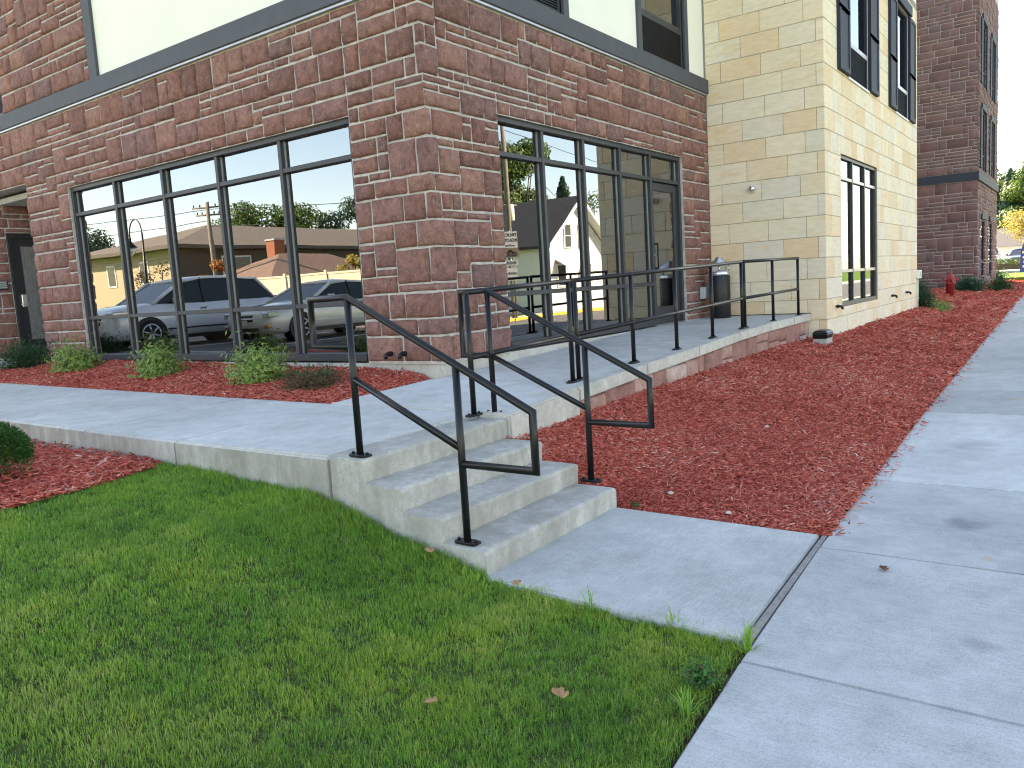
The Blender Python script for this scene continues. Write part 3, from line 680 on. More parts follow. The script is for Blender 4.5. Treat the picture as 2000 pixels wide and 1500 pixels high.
# mortar backing
mo = 0.088
bk = MB(); fx = FX + 0.008; T = 0.3
bk.box(fx, fx + T, A1, YE, -0.02, ZH)            # left pier
bk.box(fx, fx + T, fx, A0, -0.02, ZH)     # corner pier, left face
bk.box(fx + T, B[0], fx, fx + T, -0.02, ZH)      # corner pier, right face
bk.box(B[5], XE, fx, fx + T, -0.02, ZH)
bk.box(fx, fx + T, fx, YE, ZH, ZB + .05); bk.box(fx, fx + T, YE, 11.2, ZC, ZB + .05)
bk.box(fx + T, XE, fx, fx + T, ZH, ZB + .05)
wallAB = bk.build('stone_wall', 'mortar', bld)
sc = coords([(-(11.0 - FX), 30), (-(YE - FX), 17), (-(A1 - FX), 78), (-(A0 - FX), 14), (0.0, 15), (B[0] - FX, 62), (B[5] - FX, 13), (XE - FX, 0)])
# note: s = FX - y on the left face, s = x - FX on the right face
sc = [(-(abs(s)) if s < 0 else s) for s in sc]
zc = coords([(0.0, 29), (ZH, 3), (ZC, 9), (ZB, 0)])
nu, nv = len(sc) - 1, len(zc) - 1
free = np.zeros((nu, nv), bool)
for i in range(nu):
    sm = (sc[i] + sc[i + 1]) / 2
    for j in range(nv):
        zm = (zc[j] + zc[j + 1]) / 2; ok = True
        if sm < 0:
            y = FX - sm
            if A0 < y < A1 and zm < ZH: ok = False
            if y > YE and zm < ZC: ok = False
        else:
            x = FX + sm
            if B[0] < x < B[5] and zm < ZH: ok = False
        free[i, j] = ok
rg = random.Random(23)
stones = []
for (i0, i1, j0, j1) in ashlar(nu, nv, free, rg):
    s0, s1, z0, z1 = sc[i0], sc[i1], zc[j0], zc[j1]
    crn = 0.0 if s0 < 0 < s1 else None
    V, F = rock(PABc, s0, s1, z0, z1, rg, joint=0.023, corner=crn)
    c = PAB((s0 + s1) / 2, (z0 + z1) / 2, 0); stones.append((V, F, (s1 - s0) * (z1 - z0) * seen(c)))
lay(stones, wallAB, 'brownstone', 'stone', 235)
# stone bay above the band at the left
bk = MB(); bk.box(fx, fx + T, 6.0, 8.78, 3.93, 7.5); bk.box(fx, fx + T, 8.78, 10.9, 6.2, 7.5)
bay = bk.build('bay_wall', 'mortar', bld)
sb = coords([(-(8.78 - FX), 37), (-(6.0 - FX), 0)]); zb_ = coords([(3.93, 24), (6.2, 0)])
stones = []
for (i0, i1, j0, j1) in ashlar(len(sb) - 1, len(zb_) - 1, np.ones((len(sb) - 1, len(zb_) - 1), bool), rg):
    V, F = rock(PAB, sb[i0], sb[i1], zb_[j0], zb_[j1], rg, joint=0.023); c = PAB(sb[i0], zb_[j0], 0)
    stones.append((V, F, (sb[i1] - sb[i0]) * (zb_[j1] - zb_[j0]) * seen(c) * (1 if zb_[j0] < 5.4 else .01)))
lay(stones, bay, 'brownstone', 'stone', 65)
# porch: back wall with a door, soffit
bk = MB(); bk.box(-0.09, 0.323, YP, YP + .3, -0.05, ZC); bk.box(1.42, 3.0, YP, YP + .3, -.05, ZC); bk.box(0.323, 1.42, YP, YP + .3, 2.217, ZC)
pw = bk.build('porch_wall', 'mortar', bld)
PP = lambda s, z, d: (s, YP - .004 - d, z)
sp = coords([(-0.09, 6), (0.323, 15), (1.42, 8), (2.0, 0)]); zp = coords([(0.0, 25), (2.217, 7), (ZC, 0)])
fr = np.ones((len(sp) - 1, len(zp) - 1), bool); fr[6:21, :25] = False
stones = []
for (i0, i1, j0, j1) in ashlar(len(sp) - 1, len(zp) - 1, fr, rg):
    V, F = rock(PP, sp[i0], sp[i1], zp[j0], zp[j1], rg, joint=.02, bul=.016); stones.append((V, F, 1))
lay(stones, pw, 'brownstone', 'stone', 60)
MB().box(FX + .03, 3.0, YE, YP, ZC + .004, ZC + .1).build('porch_soffit', 'soffit', bld)
MB().box(0.9, 1.1, YE - .15, YP - .02, -.05, ZC).build('porch_side_wall', 'mortar', bld)
# porch door
pd = MB().box(0.33, 0.40, YP - .02, YP + .1, 0.0, 2.21).box(0.40, 1.42, YP - .02, YP + .1, 2.12, 2.21).build('porch_door', 'door_black', bld, bevel=.004)
dl = MB().box(0.405, 0.545, YP + .01, YP + .06, 0.02, 2.115).box(0.545, 1.3, YP + .01, YP + .06, 0.02, 0.3).box(0.545, 1.3, YP + .01, YP + .06, 1.98, 2.115).build('door_leaf', 'door_black', pd, bevel=.003)
MB().box(0.545, 1.3, YP + .03, YP + .036, 0.3, 1.98).build('pane', 'window_glass', pd)
MB().box(0.44, 0.52, YP - .05, YP + .01, 0.90, 1.12).box(0.42, 0.54, YP - .06, YP - .03, 0.93, 0.96).build('door_lock', 'steel', pd, bevel=.006)
# foundation
MB().box(FX + .035, .25, FX + .035, YE, -0.9, -0.02).box(.25, B[4], FX + .035, .25, -0.9, -0.02).box(B[4], XE, FX + .035, .25, -.9, -.02).build('foundation', 'concrete_cap', bld)
# band, flashing, stucco, trims
def wrap(z0, z1, d0, name, mat, bevel=0.0, yend=11.2):
    return MB().hexa([(-d0, yend, z0), (-d0, -d0, z0), (XE, -d0, z0), (XE, .2, z0), (.2, .2, z0), (.2, yend, z0)], [(-d0, yend, z1), (-d0, -d0, z1), (XE, -d0, z1), (XE, .2, z1), (.2, .2, z1), (.2, yend, z1)]).build(name, mat, bld, bevel=bevel)
wrap(3.69, 3.915, 0.15, 'band', 'band_grey', .006); wrap(3.663, 3.689, 0.128, 'flashing', 'flashing')
up = MB(); d = .07
up.hexa([(-d, 5.8, 3.915), (-d, -d, 3.915), (.2, .2, 3.915), (.2, 5.8, 3.915)], [(-d, 5.8, 13), (-d, -d, 13), (.2, .2, 13), (.2, 5.8, 13)])
W2 = (4.70, 6.21); W1 = (0.95, 2.57)
for a, b in ((-d, W1[0]), (W1[1], W2[0]), (W2[1], XE)):
    q = a if a < 0 else a
    up.hexa([(a, -d, 3.915), (b, -d, 3.915), (b, .2, 3.915), (.2 if a < 0 else a, .2, 3.915)], [(a, -d, 6.0), (b, -d, 6.0), (b, .2, 6.0), (.2 if a < 0 else a, .2, 6.0)])
up.hexa([(-d, -d, 6.001), (XE, -d, 6.001), (XE, .2, 6.001), (.2, .2, 6.001)], [(-d, -d, 13), (XE, -d, 13), (XE, .2, 13), (.2, .2, 13)])
up.build('stucco_wall', 'stucco', bld)
MB().box(-.115, -.03, 5.79, 5.99, 3.916, 8).build('trim', 'band_grey', bld, bevel=.004)
MB().box(.3, XE, .35, 30, 3.95, 13).box(-.06, .3, 11.2, 30, -.3, 13).box(.3, XE, 11.2, 30, -.3, 3.94).box(FX + .05, .3, 6.0, 11.2, 7.5, 13).build('upper_mass', 'stucco', bld)  # includes an unseen length past the porch, added to shade the parked cars
# storefront windows
def member(parent, name, bx_, mat='bronze_frame', bev=.004): return MB().box(*bx_).build(name, mat, parent, bevel=bev)
MBK = 0.032
wa = MB().box(-.048, .12, A0, A0 + .055, 0, ZH).box(-.048, .12, A1 - .055, A1, 0, ZH).box(-.048, .12, A0 + .055, A1 - .055, ZH - .06, ZH).box(-.06, .12, A0 + .055, A1 - .055, 0, .085).build('left_storefront', 'bronze_frame', bld, bevel=.004)
ya = [A1 - 1.2131 * i for i in range(6)]
for y in ya[1:-1]: member(wa, 'mullion', (-.045, .12, y - .027, y + .027, .086, ZH - .061))
yl = [A1 - .055] + [None] * 4 + [A0 + .055]
for i in range(5):
    hi = (A1 - .055) if i == 0 else ya[i] - .028; lo = (A0 + .055) if i == 4 else ya[i + 1] + .028
    for z in (2.18, .635): member(wa, 'transom', (-.04, .11, lo, hi, z - .027, z + .027))
    for z0, z1 in ((.086, .607), (.663, 2.152), (2.208, ZH - .061)):
        MB().box(.018, .026, lo, hi, z0, z1).build('pane', 'window_glass', wa)
        MB().box(.006, .018, hi - .012, hi, z0, z1).build('glazing_bead', 'bronze_light', wa)
wb = MB().box(B[0], B[0] + .055, -.048, .12, 0, ZH).box(B[5] - .06, B[5], -.048, .12, -.01, ZH).box(B[0] + .055, B[5] - .06, -.048, .12, ZH - .06, ZH).box(B[0] + .055, B[4] - .03, -.06, .12, 0, .085).build('right_storefront', 'bronze_frame', bld, bevel=.004)
for k, x in enumerate(B[1:-1]): member(wb, 'mullion', (x - .027, x + .027, -.045, .12, (.086 if k < 3 else 0.0), ZH - .061))
for i in range(5):
    lo = B[0] + .055 if i == 0 else B[i] + .028; hi = B[5] - .061 if i == 4 else B[i + 1] - .028
    member(wb, 'transom', (lo, hi, -.04, .11, 2.15, 2.205))
    MB().box(lo, hi, .018, .026, 2.206, ZH - .061).build('pane', 'window_glass', wb)
    MB().box(hi - .012, hi, .006, .018, 2.206, ZH - .061).build('glazing_bead', 'bronze_light', wb)
    if i < 4:
        member(wb, 'transom', (lo, hi, -.04, .11, .60, .655))
        for z0, z1 in ((.086, .599), (.656, 2.149)):
            MB().box(lo, hi, .018, .026, z0, z1).build('pane', 'window_glass', wb)
            MB().box(hi - .012, hi, .006, .018, z0, z1).build('glazing_bead', 'bronze_light', wb)
x0, x1 = B[4] + .032, B[5] - .066
dd = MB().box(x0, x0 + .115, .0, .05, .012, 2.14).box(x1 - .115, x1, .0, .05, .012, 2.14).box(x0 + .115, x1 - .115, .0, .05, .012, .27).box(x0 + .115, x1 - .115, .0, .05, 2.02, 2.14).build('entrance_door', 'bronze_frame', bld, bevel=.004)
MB().box(x0 + .115, x1 - .115, .02, .028, .27, 2.02).build('pane', 'window_glass', dd)
MB().tube([(x0 + .06, -.0, 1.22), (x0 + .06, -.07, 1.22), (x0 + .06, -.07, .86), (x0 + .06, 0, .86)], .013, 8).build('pull_handle', 'black_plastic', dd)
MB().lathe((x0 + .06, 0, 1.06), [(.02, -.012), (.02, .0)], 12, 'y').build('lock_cylinder', 'steel', dd)
MB().box(B[4], B[5], -.05, .1, -.012, .01).build('threshold', 'steel', dd)
# upper windows (right face and left bay)
def upper_window(a, b, face, z0, zt, trim, label=None):
    """face 'B': x range on the right face; 'A': y range on the left face"""
    def bxx(u0, u1, d0, d1, za, zb): return (u0, u1, d0, d1, za, zb) if face == 'B' else (d0, d1, u0, u1, za, zb)
    fr_ = MB().box(*bxx(a, a + .05, -.06, .1, z0, zt)).box(*bxx(b - .05, b, -.06, .1, z0, zt)).box(*bxx(a + .05, b - .05, -.06, .1, z0 + .52, z0 + .62)).box(*bxx(a + .05, b - .05, -.06, .1, z0, z0 + .04)).box(*bxx(a + .05, b - .05, -.06, .1, zt - .05, zt))
    wd_ = fr_.build('upper_window', 'bronze_frame', bld, bevel=.003)
    lv = MB(); z = z0 + .05
    while z < z0 + .51:
        if face == 'B': lv.hexa([(a + .05, -.05, z), (b - .05, -.05, z), (b - .05, .02, z + .02), (a + .05, .02, z + .02)], [(a + .05, -.05, z + .008), (b - .05, -.05, z + .008), (b - .05, .02, z + .028), (a + .05, .02, z + .028)])
        else: lv.hexa([(-.05, a + .05, z), (-.05, b - .05, z), (.02, b - .05, z + .02), (.02, a + .05, z + .02)], [(-.05, a + .05, z + .008), (-.05, b - .05, z + .008), (.02, b - .05, z + .028), (.02, a + .05, z + .028)])
        z += .03
    lv.build('louver_grille', 'bronze_frame', wd_)['kind'] = 'stuff'
    MB().box(*bxx(a + .05, b - .05, .03, .05, z0 + .04, z0 + .52)).build('louver_back', 'black_plastic', wd_)
    MB().box(*bxx(a + .05, b - .05, .0, .008, z0 + .62, zt - .05)).build('pane', 'window_glass', wd_)
    cu = MB(); n_ = 60; vs = []
    for k in range(n_ + 1):
        u = a + .05 + (b - a - .1) * k / n_; dp = .16 + .025 * math.sin(k * 1.25) + .01 * math.sin(k * .4)
        for zz in (z0 + .55, zt): vs.append((u, dp, zz) if face == 'B' else (dp, u, zz))
    cu.add(vs, [(2 * k, 2 * k + 2, 2 * k + 3, 2 * k + 1) for k in range(n_)], True); cu.build('curtain', 'curtain', wd_)
    if trim:
        for t0, t1 in ((a - .115, a), (b, b + .125)): MB().box(*bxx(t0, t1, -.11, .05, 3.916, zt + .2)).build('trim', 'band_grey', wd_, bevel=.004)
upper_window(W1[0], W1[1], 'B', 3.94, 5.95, True); upper_window(W2[0], W2[1], 'B', 3.94, 5.95, True); upper_window(8.79, 10.5, 'A', 3.95, 6.15, False)
# rooms behind the glass
MB().box(.16, 7.3, .25, 10.0, -.12, -.02).box(7.3, 14.9, -1.72, 10, -.12, -.02).build('room_floor', 'interior_floor', bld)
MB().box(.16, 7.3, .25, 10.0, 2.66, 2.75).box(7.3, 14.9, -1.72, 10, 2.66, 2.75).build('room_ceiling', 'interior_ceiling', bld)
MB().box(14.9, 15.1, -1.72, 10.0, -.02, 2.66).box(.3, 14.9, 8.3, 8.4, -.02, 2.66).box(.16, .3, A1 - .05, 8.3, -.02, 2.66).box(.16, .28, .16, A0 + .05, 0, 2.66).build('room_walls', 'interior_wall', bld)
for i, (x, y) in enumerate([(1.49, 4.47), (3.29, 4.59), (4.85, 2.41), (8.83, 4.19), (8.37, 3.45), (8.26, 2.64), (8.19, 1.81), (1.5, 6.6), (3.3, 6.8)]):
    t_ = thing('ceiling_downlight', 'small round lit downlight glowing through the storefront glass', 'downlight', (x, y, 2.66), group='ceiling downlights inside')
    MB().lathe((x, y, 2.64), [(.085, 0), (.105, .0), (.105, .018)], 16).build('trim_ring', 'white_paint', t_)
    MB().lathe((x, y, 2.636), [(.08, 0), (.08, .004)], 16).build('lens', 'downlight', t_)

# veneer stones on the ramp wall
PV = lambda s, z, d: (s, ramp_edge(s) + 0.03 - d, z)
stones = []; s = -0.43
while s < 6.95:
    w_ = min(rg.uniform(.2, .62), 6.97 - s); zt = min(z_ramp(s), z_ramp(s + w_)) - .108; zm = -0.33 + rg.uniform(-.05, .03)
    if s > 3 and rg.random() < .5 and w_ > .28: parts = [(-.6, zm + .06), (zm + .06, zt)]
    else: parts = [(-.6, zt)]
    for a_, b_ in parts:
        V, F = rock(PV, s, s + w_, a_, b_, rg, joint=.012, bul=.014, back=.08); stones.append((V, F, 1))
    s += w_
    if 6.97 - s < .12: break
lay(stones, ramp, 'veneer_stone', 'stone', 100)

# ------------------------------------------------------------------ sandstone wing
XT, YT, XF = 7.02, -1.99, 15.18
HC = 0.3277; ZT0 = 4.480
tan = thing('sandstone_wing', 'tan sandstone block wing with dark shuttered upper windows beside the ramp', 'building', (11, 0, 0))
def PT(s, z, d):
    if abs(s) < 1e-9: return (XT - d, YT - d, z)
    return (XT - d, YT - s, z) if s < 0 else (XT + s, YT - d, z)
WG = (7.98, 10.77, 0.045, 2.552)                 # ground-floor window
WU = [(8.49, 10.04, 3.86, 6.08), (12.55, 14.0, 3.86, 6.08)]
tb = MB(); dj = .008
tb.box(XT + dj, XT + .25, YT + .25, -.05, -.8, 6.6)
def wall_with(mb, y0, y1, x0, x1, z0, z1, holes):
    xs_ = sorted({x0, x1} | {h[0] for h in holes} | {h[1] for h in holes}); 
    for a, b in zip(xs_[:-1], xs_[1:]):
        cut = sorted([(h[2], h[3]) for h in holes if h[0] <= a + 1e-6 and h[1] >= b - 1e-6]); z = z0
        for c0, c1 in cut:
            if c0 > z: mb.box(a, b, y0, y1, z, c0)
            z = c1
        if z < z1: mb.box(a, b, y0, y1, z, z1)
wall_with(tb, YT + dj, YT + .25, XT + dj, XF, -.8, 6.6, [WG] + WU)
tw = tb.build('block_wall', 'joint_grey', tan)
MB().box(XT + .3, XF, YT + .45, 12, 2.8, 13).box(XT + .02, XF, YT + .02, YT + .45, 6.6, 13).box(XT + .02, XT + .3, YT + .45, -.1, 6.6, 13).build('upper_mass', 'stucco', tan)
stones = []; zc_ = [ZT0 + HC * k for k in range(-15, 6)]
rt = random.Random(5)
for k, z0 in enumerate(zc_):
    z1 = z0 + HC
    # cut positions along the unfolded strip
    cuts = [-1.89]; s = -1.89 + (rt.uniform(.2, .35) if k % 2 else rt.uniform(.55, .68))
    while s < -.35: cuts.append(s); s += rt.choice([.62, .66, .66, .70])
    cuts.append(-.3 if k % 2 else -.12) if cuts[-1] < -.5 else None
    s = .3 if k % 2 else .13; 
    if k % 2 == 0: cuts.append(0.0)
    else: cuts.append(0.0)
    s = rt.choice([.18, .34, .5])
    while s < XF - XT - .12: cuts.append(s); s += rt.choice([.3, .36, .42, .55, .66, .7, .95])
    cuts.append(XF - XT); cuts = sorted(set(cuts))
    for a, b in zip(cuts[:-1], cuts[1:]):
        segs = [(a, b, z0, z1)]
        if a >= 0:
            for (h0, h1, g0, g1) in [WG] + WU:
                ns = []
                for (p, q, u, v) in segs:
                    x0_, x1_ = XT + p, XT + q
                    if x1_ <= h0 + .01 or x0_ >= h1 - .01 or v <= g0 + .01 or u >= g1 - .01: ns.append((p, q, u, v)); continue
                    if x0_ < h0 - .03: ns.append((p, h0 - XT, u, v))
                    if x1_ > h1 + .03: ns.append((h1 - XT, q, u, v))
                    pp, qq = max(p, h0 - XT), min(q, h1 - XT)
                    if u < g0 - .03: ns.append((pp, qq, u, g0))
                    if v > g1 + .03: ns.append((pp, qq, g1, v))
                segs = ns
        for (p, q, u, v) in segs:
            if q - p < .03: continue
            V, F = flatblock(PT, p, q, u, v, rt); c = PT((p + q) / 2, (u + v) / 2, 0)
            stones.append((V, F, (q - p) * (v - u) * seen(c) * (1 if v < 6.4 else .01)))
lay(stones, tw, 'sandstone', 'block', 290, restname='remaining_blocks')
gw = MB()
x0, x1, z0, z1 = WG
gw.box(x0, x0 + .05, YT + .03, YT + .2, z0, z1).box(x1 - .05, x1, YT + .03, YT + .2, z0, z1).box(x0 + .05, x1 - .05, YT + .03, YT + .2, z1 - .055, z1).box(x0 + .05, x1 - .05, YT + .015, YT + .2, z0, z0 + .07)
gwo = gw.build('ground_window', 'bronze_frame', tan, bevel=.003)
cw = (x1 - x0) / 3
for k in (1, 2): member(gwo, 'mullion', (x0 + cw * k - .027, x0 + cw * k + .027, YT + .028, YT + .2, z0 + .07, z1 - .056))
for k in range(3):
    a = x0 + cw * k + (.05 if k == 0 else .028); b = x0 + cw * (k + 1) - (.05 if k == 2 else .028)
    for z in (2.18, .638): member(gwo, 'transom', (a, b, YT + .032, YT + .19, z - .027, z + .027), 'bronze_light')
    for za, zb2 in ((z0 + .07, .61), (.666, 2.152), (2.208, z1 - .056)): MB().box(a, b, YT + .07, YT + .077, za, zb2).build('pane', 'window_glass', gwo)
for (x0, x1, z0, z1) in WU:
    uw = MB().box(x0, x0 + .06, YT + .01, YT + .2, z0, z1).box(x1 - .06, x1, YT + .01, YT + .2, z0, z1).box(x0 + .06, x1 - .06, YT + .01, YT + .2, z1 - .06, z1).build('shuttered_window', 'shutter', tan, bevel=.003)
    MB().box(x0 + .06, x1 - .06, YT - .005, YT + .2, z0 + .52, z0 + .60).build('sill_bar', 'bronze_light', uw, bevel=.003)
    MB().box(x0 + .06, x1 - .06, YT + .05, YT + .057, z0 + .6, z1 - .06).build('pane', 'window_glass', uw)
    lv = MB(); z = z0 + .02
    while z < z0 + .5:
        lv.hexa([(x0 + .06, YT + .02, z), (x1 - .06, YT + .02, z), (x1 - .06, YT + .09, z + .02), (x0 + .06, YT + .09, z + .02)], [(x0 + .06, YT + .02, z + .008), (x1 - .06, YT + .02, z + .008), (x1 - .06, YT + .09, z + .028), (x0 + .06, YT + .09, z + .028)]); z += .031
    lv.build('louver_grille', 'shutter', uw)['kind'] = 'stuff'
    MB().box(x0 + .06, x1 - .06, YT + .11, YT + .13, z0, z0 + .52).build('louver_back', 'black_plastic', uw)
    MB().box(x0 - .12, x1 + .2, YT - .07, YT + .05, z1 + .01, z1 + .22).build('lintel', 'shutter', uw, bevel=.004)
    MB().box(x0, x1, YT - .03, YT + .1, z0 - .04, z0 - .004).build('sill', 'white_paint', uw, bevel=.004)
    for (a, b) in ((x0 - .68, x0 - .004), (x1 + .004, x1 + .70)):
        sh = MB().box(a, b, YT - .045, YT + .002, z0, z1).build('shutter', 'shutter', uw, bevel=.004)
        for zz0, zz1 in ((z0 + .09, z0 + .95), (z0 + 1.03, z0 + 2.12)):
            fr_ = MB().box(a + .0, a + .08, YT - .06, YT - .044, zz0, zz1).box(b - .08, b, YT - .06, YT - .044, zz0, zz1).box(a, b, YT - .06, YT - .044, zz0 - .08, zz0).box(a, b, YT - .06, YT - .044, zz1, zz1 + .06)
            fr_.build('shutter_rail', 'shutter', uw)

# ------------------------------------------------------------------ far wing
XW, YW, XR = 27.8, -1.99, 35.35
far = thing('far_brownstone_wing', 'tall dark brownstone wing at the far end past the fire hydrant', 'building', (30, 0, 0))
GW = [(29.1, 30.5, .05, 2.2), (32.1, 33.5, .05, 2.2)]; UW2 = [(28.9, 30.3, 4.05, 6.2), (32.2, 33.6, 4.05, 6.2), (28.9, 30.3, 7.1, 9.35), (32.2, 33.6, 7.1, 9.35)]
fb = MB(); fb.box(XW + .03, XW + .4, YW + .4, 6, -.8, 13); wall_with(fb, YW + .03, YW + .4, XW + .03, XR, -.8, 13, GW + UW2)
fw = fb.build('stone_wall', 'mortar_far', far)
MB().box(XW + .5, XR, YW + .5, 14, -.5, 12.9).build('inner_mass', 'black_plastic', far)
MB().box(XF, XW, 3.2, 14, -.5, 13).build('shade_block', 'stucco', far)  # unseen block added between the wings to shade the shrubs
def PW(s, z, d):
    if abs(s) < 1e-9: return (XW - d, YW - d, z)
    return (XW - d, YW - s, z) if s < 0 else (XW + s, YW - d, z)
su = coords([(-2.7, 27), (0, 11), (29.1 - XW, 14), (30.5 - XW, 16), (32.1 - XW, 14), (33.5 - XW, 18), (XR - XW, 0)])
zv = coords([(-.5, 5), (.05, 17), (2.2, 10), (3.55, 3), (3.87, 1), (4.05, 18), (6.2, 8), (7.1, 18), (9.35, 14), (11.2, 0)])
fr = np.ones((len(su) - 1, len(zv) - 1), bool)
for i in range(len(su) - 1):
    sm = (su[i] + su[i + 1]) / 2
    for j in range(len(zv) - 1):
        zm = (zv[j] + zv[j + 1]) / 2
        if 3.55 < zm < 3.87: fr[i, j] = False
        if sm > 0:
            for h in GW + UW2:
                if h[0] < XW + sm < h[1] and h[2] < zm < h[3]: fr[i, j] = False
stones = []
for (i0, i1, j0, j1) in ashlar(len(su) - 1, len(zv) - 1, fr, rt, (4, 4, 1.5, .3)):
    s0, s1, za, zb2 = su[i0], su[i1], zv[j0], zv[j1]
    V, F = flatblock(PW, s0, s1, za, zb2, rt, joint=.03, bev=.012, back=.1, corner=0.0 if s0 < 0 < s1 else None, proud=.02)
    c = PW((s0 + s1) / 2, (za + zb2) / 2, 0); vis = 1.0 if s0 < 0 else .35
    stones.append((V, F, (s1 - s0) * (zb2 - za) * vis * (1 if zb2 < 10.0 else .01)))
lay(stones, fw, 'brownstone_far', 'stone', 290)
MB().hexa([(XW - .06, 6, 3.56), (XW - .06, YW - .06, 3.56), (XR + .06, YW - .06, 3.56), (XR + .06, YW + .3, 3.56), (XW + .3, YW + .3, 3.56), (XW + .3, 6, 3.56)], [(XW - .06, 6, 3.86), (XW - .06, YW - .06, 3.86), (XR + .06, YW - .06, 3.86), (XR + .06, YW + .3, 3.86), (XW + .3, YW + .3, 3.86), (XW + .3, 6, 3.86)]).build('band', 'shutter', far)
for (x0, x1, z0, z1) in GW + UW2:
    fo = MB().box(x0, x0 + .06, YW + .03, YW + .2, z0, z1).box(x1 - .06, x1, YW + .03, YW + .2, z0, z1).box(x0, x1, YW + .03, YW + .2, z1 - .06, z1).box(x0, x1, YW + .03, YW + .2, z0 + .5, z0 + .58).build('window', 'shutter', far)
    MB().box(x0 + .06, x1 - .06, YW + .06, YW + .07, z0 + .58, z1 - .06).build('pane', 'window_glass', fo)
    MB().box(x0 + .06, x1 - .06, YW + .06, YW + .07, z0, z0 + .5).build('lower_panel', 'window_glass' if z0 < 1 else 'shutter', fo)
    MB().box(x0 - .1, x1 + .1, YW - .06, YW + .1, z1 + .005, z1 + .2).build('lintel', 'shutter', fo)
    if z0 > 1:
        for a, b in ((x0 - .45, x0 - .02), (x1 + .02, x1 + .45)): MB().box(a, b, YW - .05, YW + .02, z0, z1).build('shutter', 'shutter', fo)
# ------------------------------------------------------------------ handrails
RR = .0212
def plate(mb_parent, x, y, z, along='x'):
    L, W_ = (.085, .042) if along == 'x' else (.042, .085)
    n_ = 20; lo = []; hi = []
    for k in range(n_):
        a = 2 * math.pi * k / n_; c, s_ = math.cos(a), math.sin(a); f = 1 / max(abs(c) ** 4 + abs(s_) ** 4, 1e-6) ** .25
        lo.append((x + L * c * f * .93, y + W_ * s_ * f * .93, z - .004)); hi.append((x + L * c * f * .93, y + W_ * s_ * f * .93, z + .011))
    MB().hexa(lo, hi).build('base_plate', 'rail_black', mb_parent, bevel=.003)
    for s_ in (-1, 1):
        c = (x + (.06 * s_ if along == 'x' else 0), y + (.06 * s_ if along == 'y' else 0), z + .011)
        MB().lathe(c, [(.011, 0), (.011, .009), (.006, .013)], 6).build('bolt', 'rail_black', mb_parent)
def post(parent, x, y, z0, z1, along='x', pl=True):
    MB().tube([(x, y, z0), (x, y, z1)], RR, 14).build('post', 'rail_black', parent)
    if pl: plate(parent, x, y, z0, along)
YR = -1.667
def ramp_rail(xs_, label, z_top):
    t = thing('guard_rail', label, 'railing', (xs_[0], YR, z_ramp(xs_[0])), group='black pipe rails of the ramp')
    for i, x in enumerate(xs_): post(t, x, YR, z_ramp(x) + .002, z_top(x) - (.0 if 0 < i < len(xs_) - 1 else .0))
    a, b = xs_[0], xs_[-1]
    pts = [(a - .001, YR, z_top(a))] + [(x, YR, z_top(x)) for x in xs_[1:-1]] + [(b + .001, YR, z_top(b))]
    MB().tube([(a - .02, YR, z_top(a)), (b + .02, YR, z_top(b))], RR, 14).build('top_rail', 'rail_black', t)
    zm = lambda x: z_top(x) - .475
    MB().tube([(a, YR, zm(a)), (b, YR, zm(b))], RR * .95, 14).build('mid_rail', 'rail_black', t)
    return t
ZT = lambda x: float(np.interp(x, [-1.61, -.19, .98, 2, 3.05, 4.15, 6.6], [.683, .727, .738, .785, .822, .853, .885]))
def lin(a, b): za, zb = ZT(a), ZT(b); return lambda x: za + (zb - za) * (x - a) / (b - a)
ramp_rail([-1.6, -.19], 'short black pipe rail at the head of the steps, nearest section of the ramp rails', lin(-1.6, -.19))
ramp_rail([-.085, .985, 2.02, 3.06, 4.09], 'long five-post black pipe rail along the ramp before the storefront door', lin(-.085, 4.09))
ramp_rail([4.19, 5.36, 6.59], 'three-post black pipe rail at the far ramp end against the sandstone wall', lin(4.19, 6.59))
def stair_rail(x, yu, yl_, zu, zl_, ztop, yext, zloop, mids, end, label):
    t = thing('stair_rail', label, 'railing', (x, yu, zu), group='black pipe stair rails')
    post(t, x, yu, zu, ztop - .01, 'y'); (ye, ze, zb) = end
    zslope = lambda y: ztop + (ze - ztop) * (y - yu) / (ye - yu)
    post(t, x, yl_, zl_, zslope(yl_) - .01, 'y')
    zb_post = zb
    MB().tube([(x, yu, zloop), (x, yext, zloop), (x, yext, ztop), (x, yu, ztop), (x, ye, ze), (x, ye, zb), (x, yl_, zb)], RR, 14).build('hand_rail', 'rail_black', t)
    MB().tube([(x, yu, mids[0]), (x, yl_, mids[1])], RR * .95, 14).build('mid_rail', 'rail_black', t)
stair_rail(-2.865, -1.79, -2.585, -.25, -.68, .70, -1.46, .41, (.216, -.152), (-3.07, .068, -.238), 'black pipe stair rail with end loops standing beside the lawn')
stair_rail(-1.405, -1.71, -2.525, -.236, -.68, .687, -1.445, .205, (.205, -.168), (-3.005, .043, -.262), 'black pipe stair rail with end loops standing beside the red mulch')

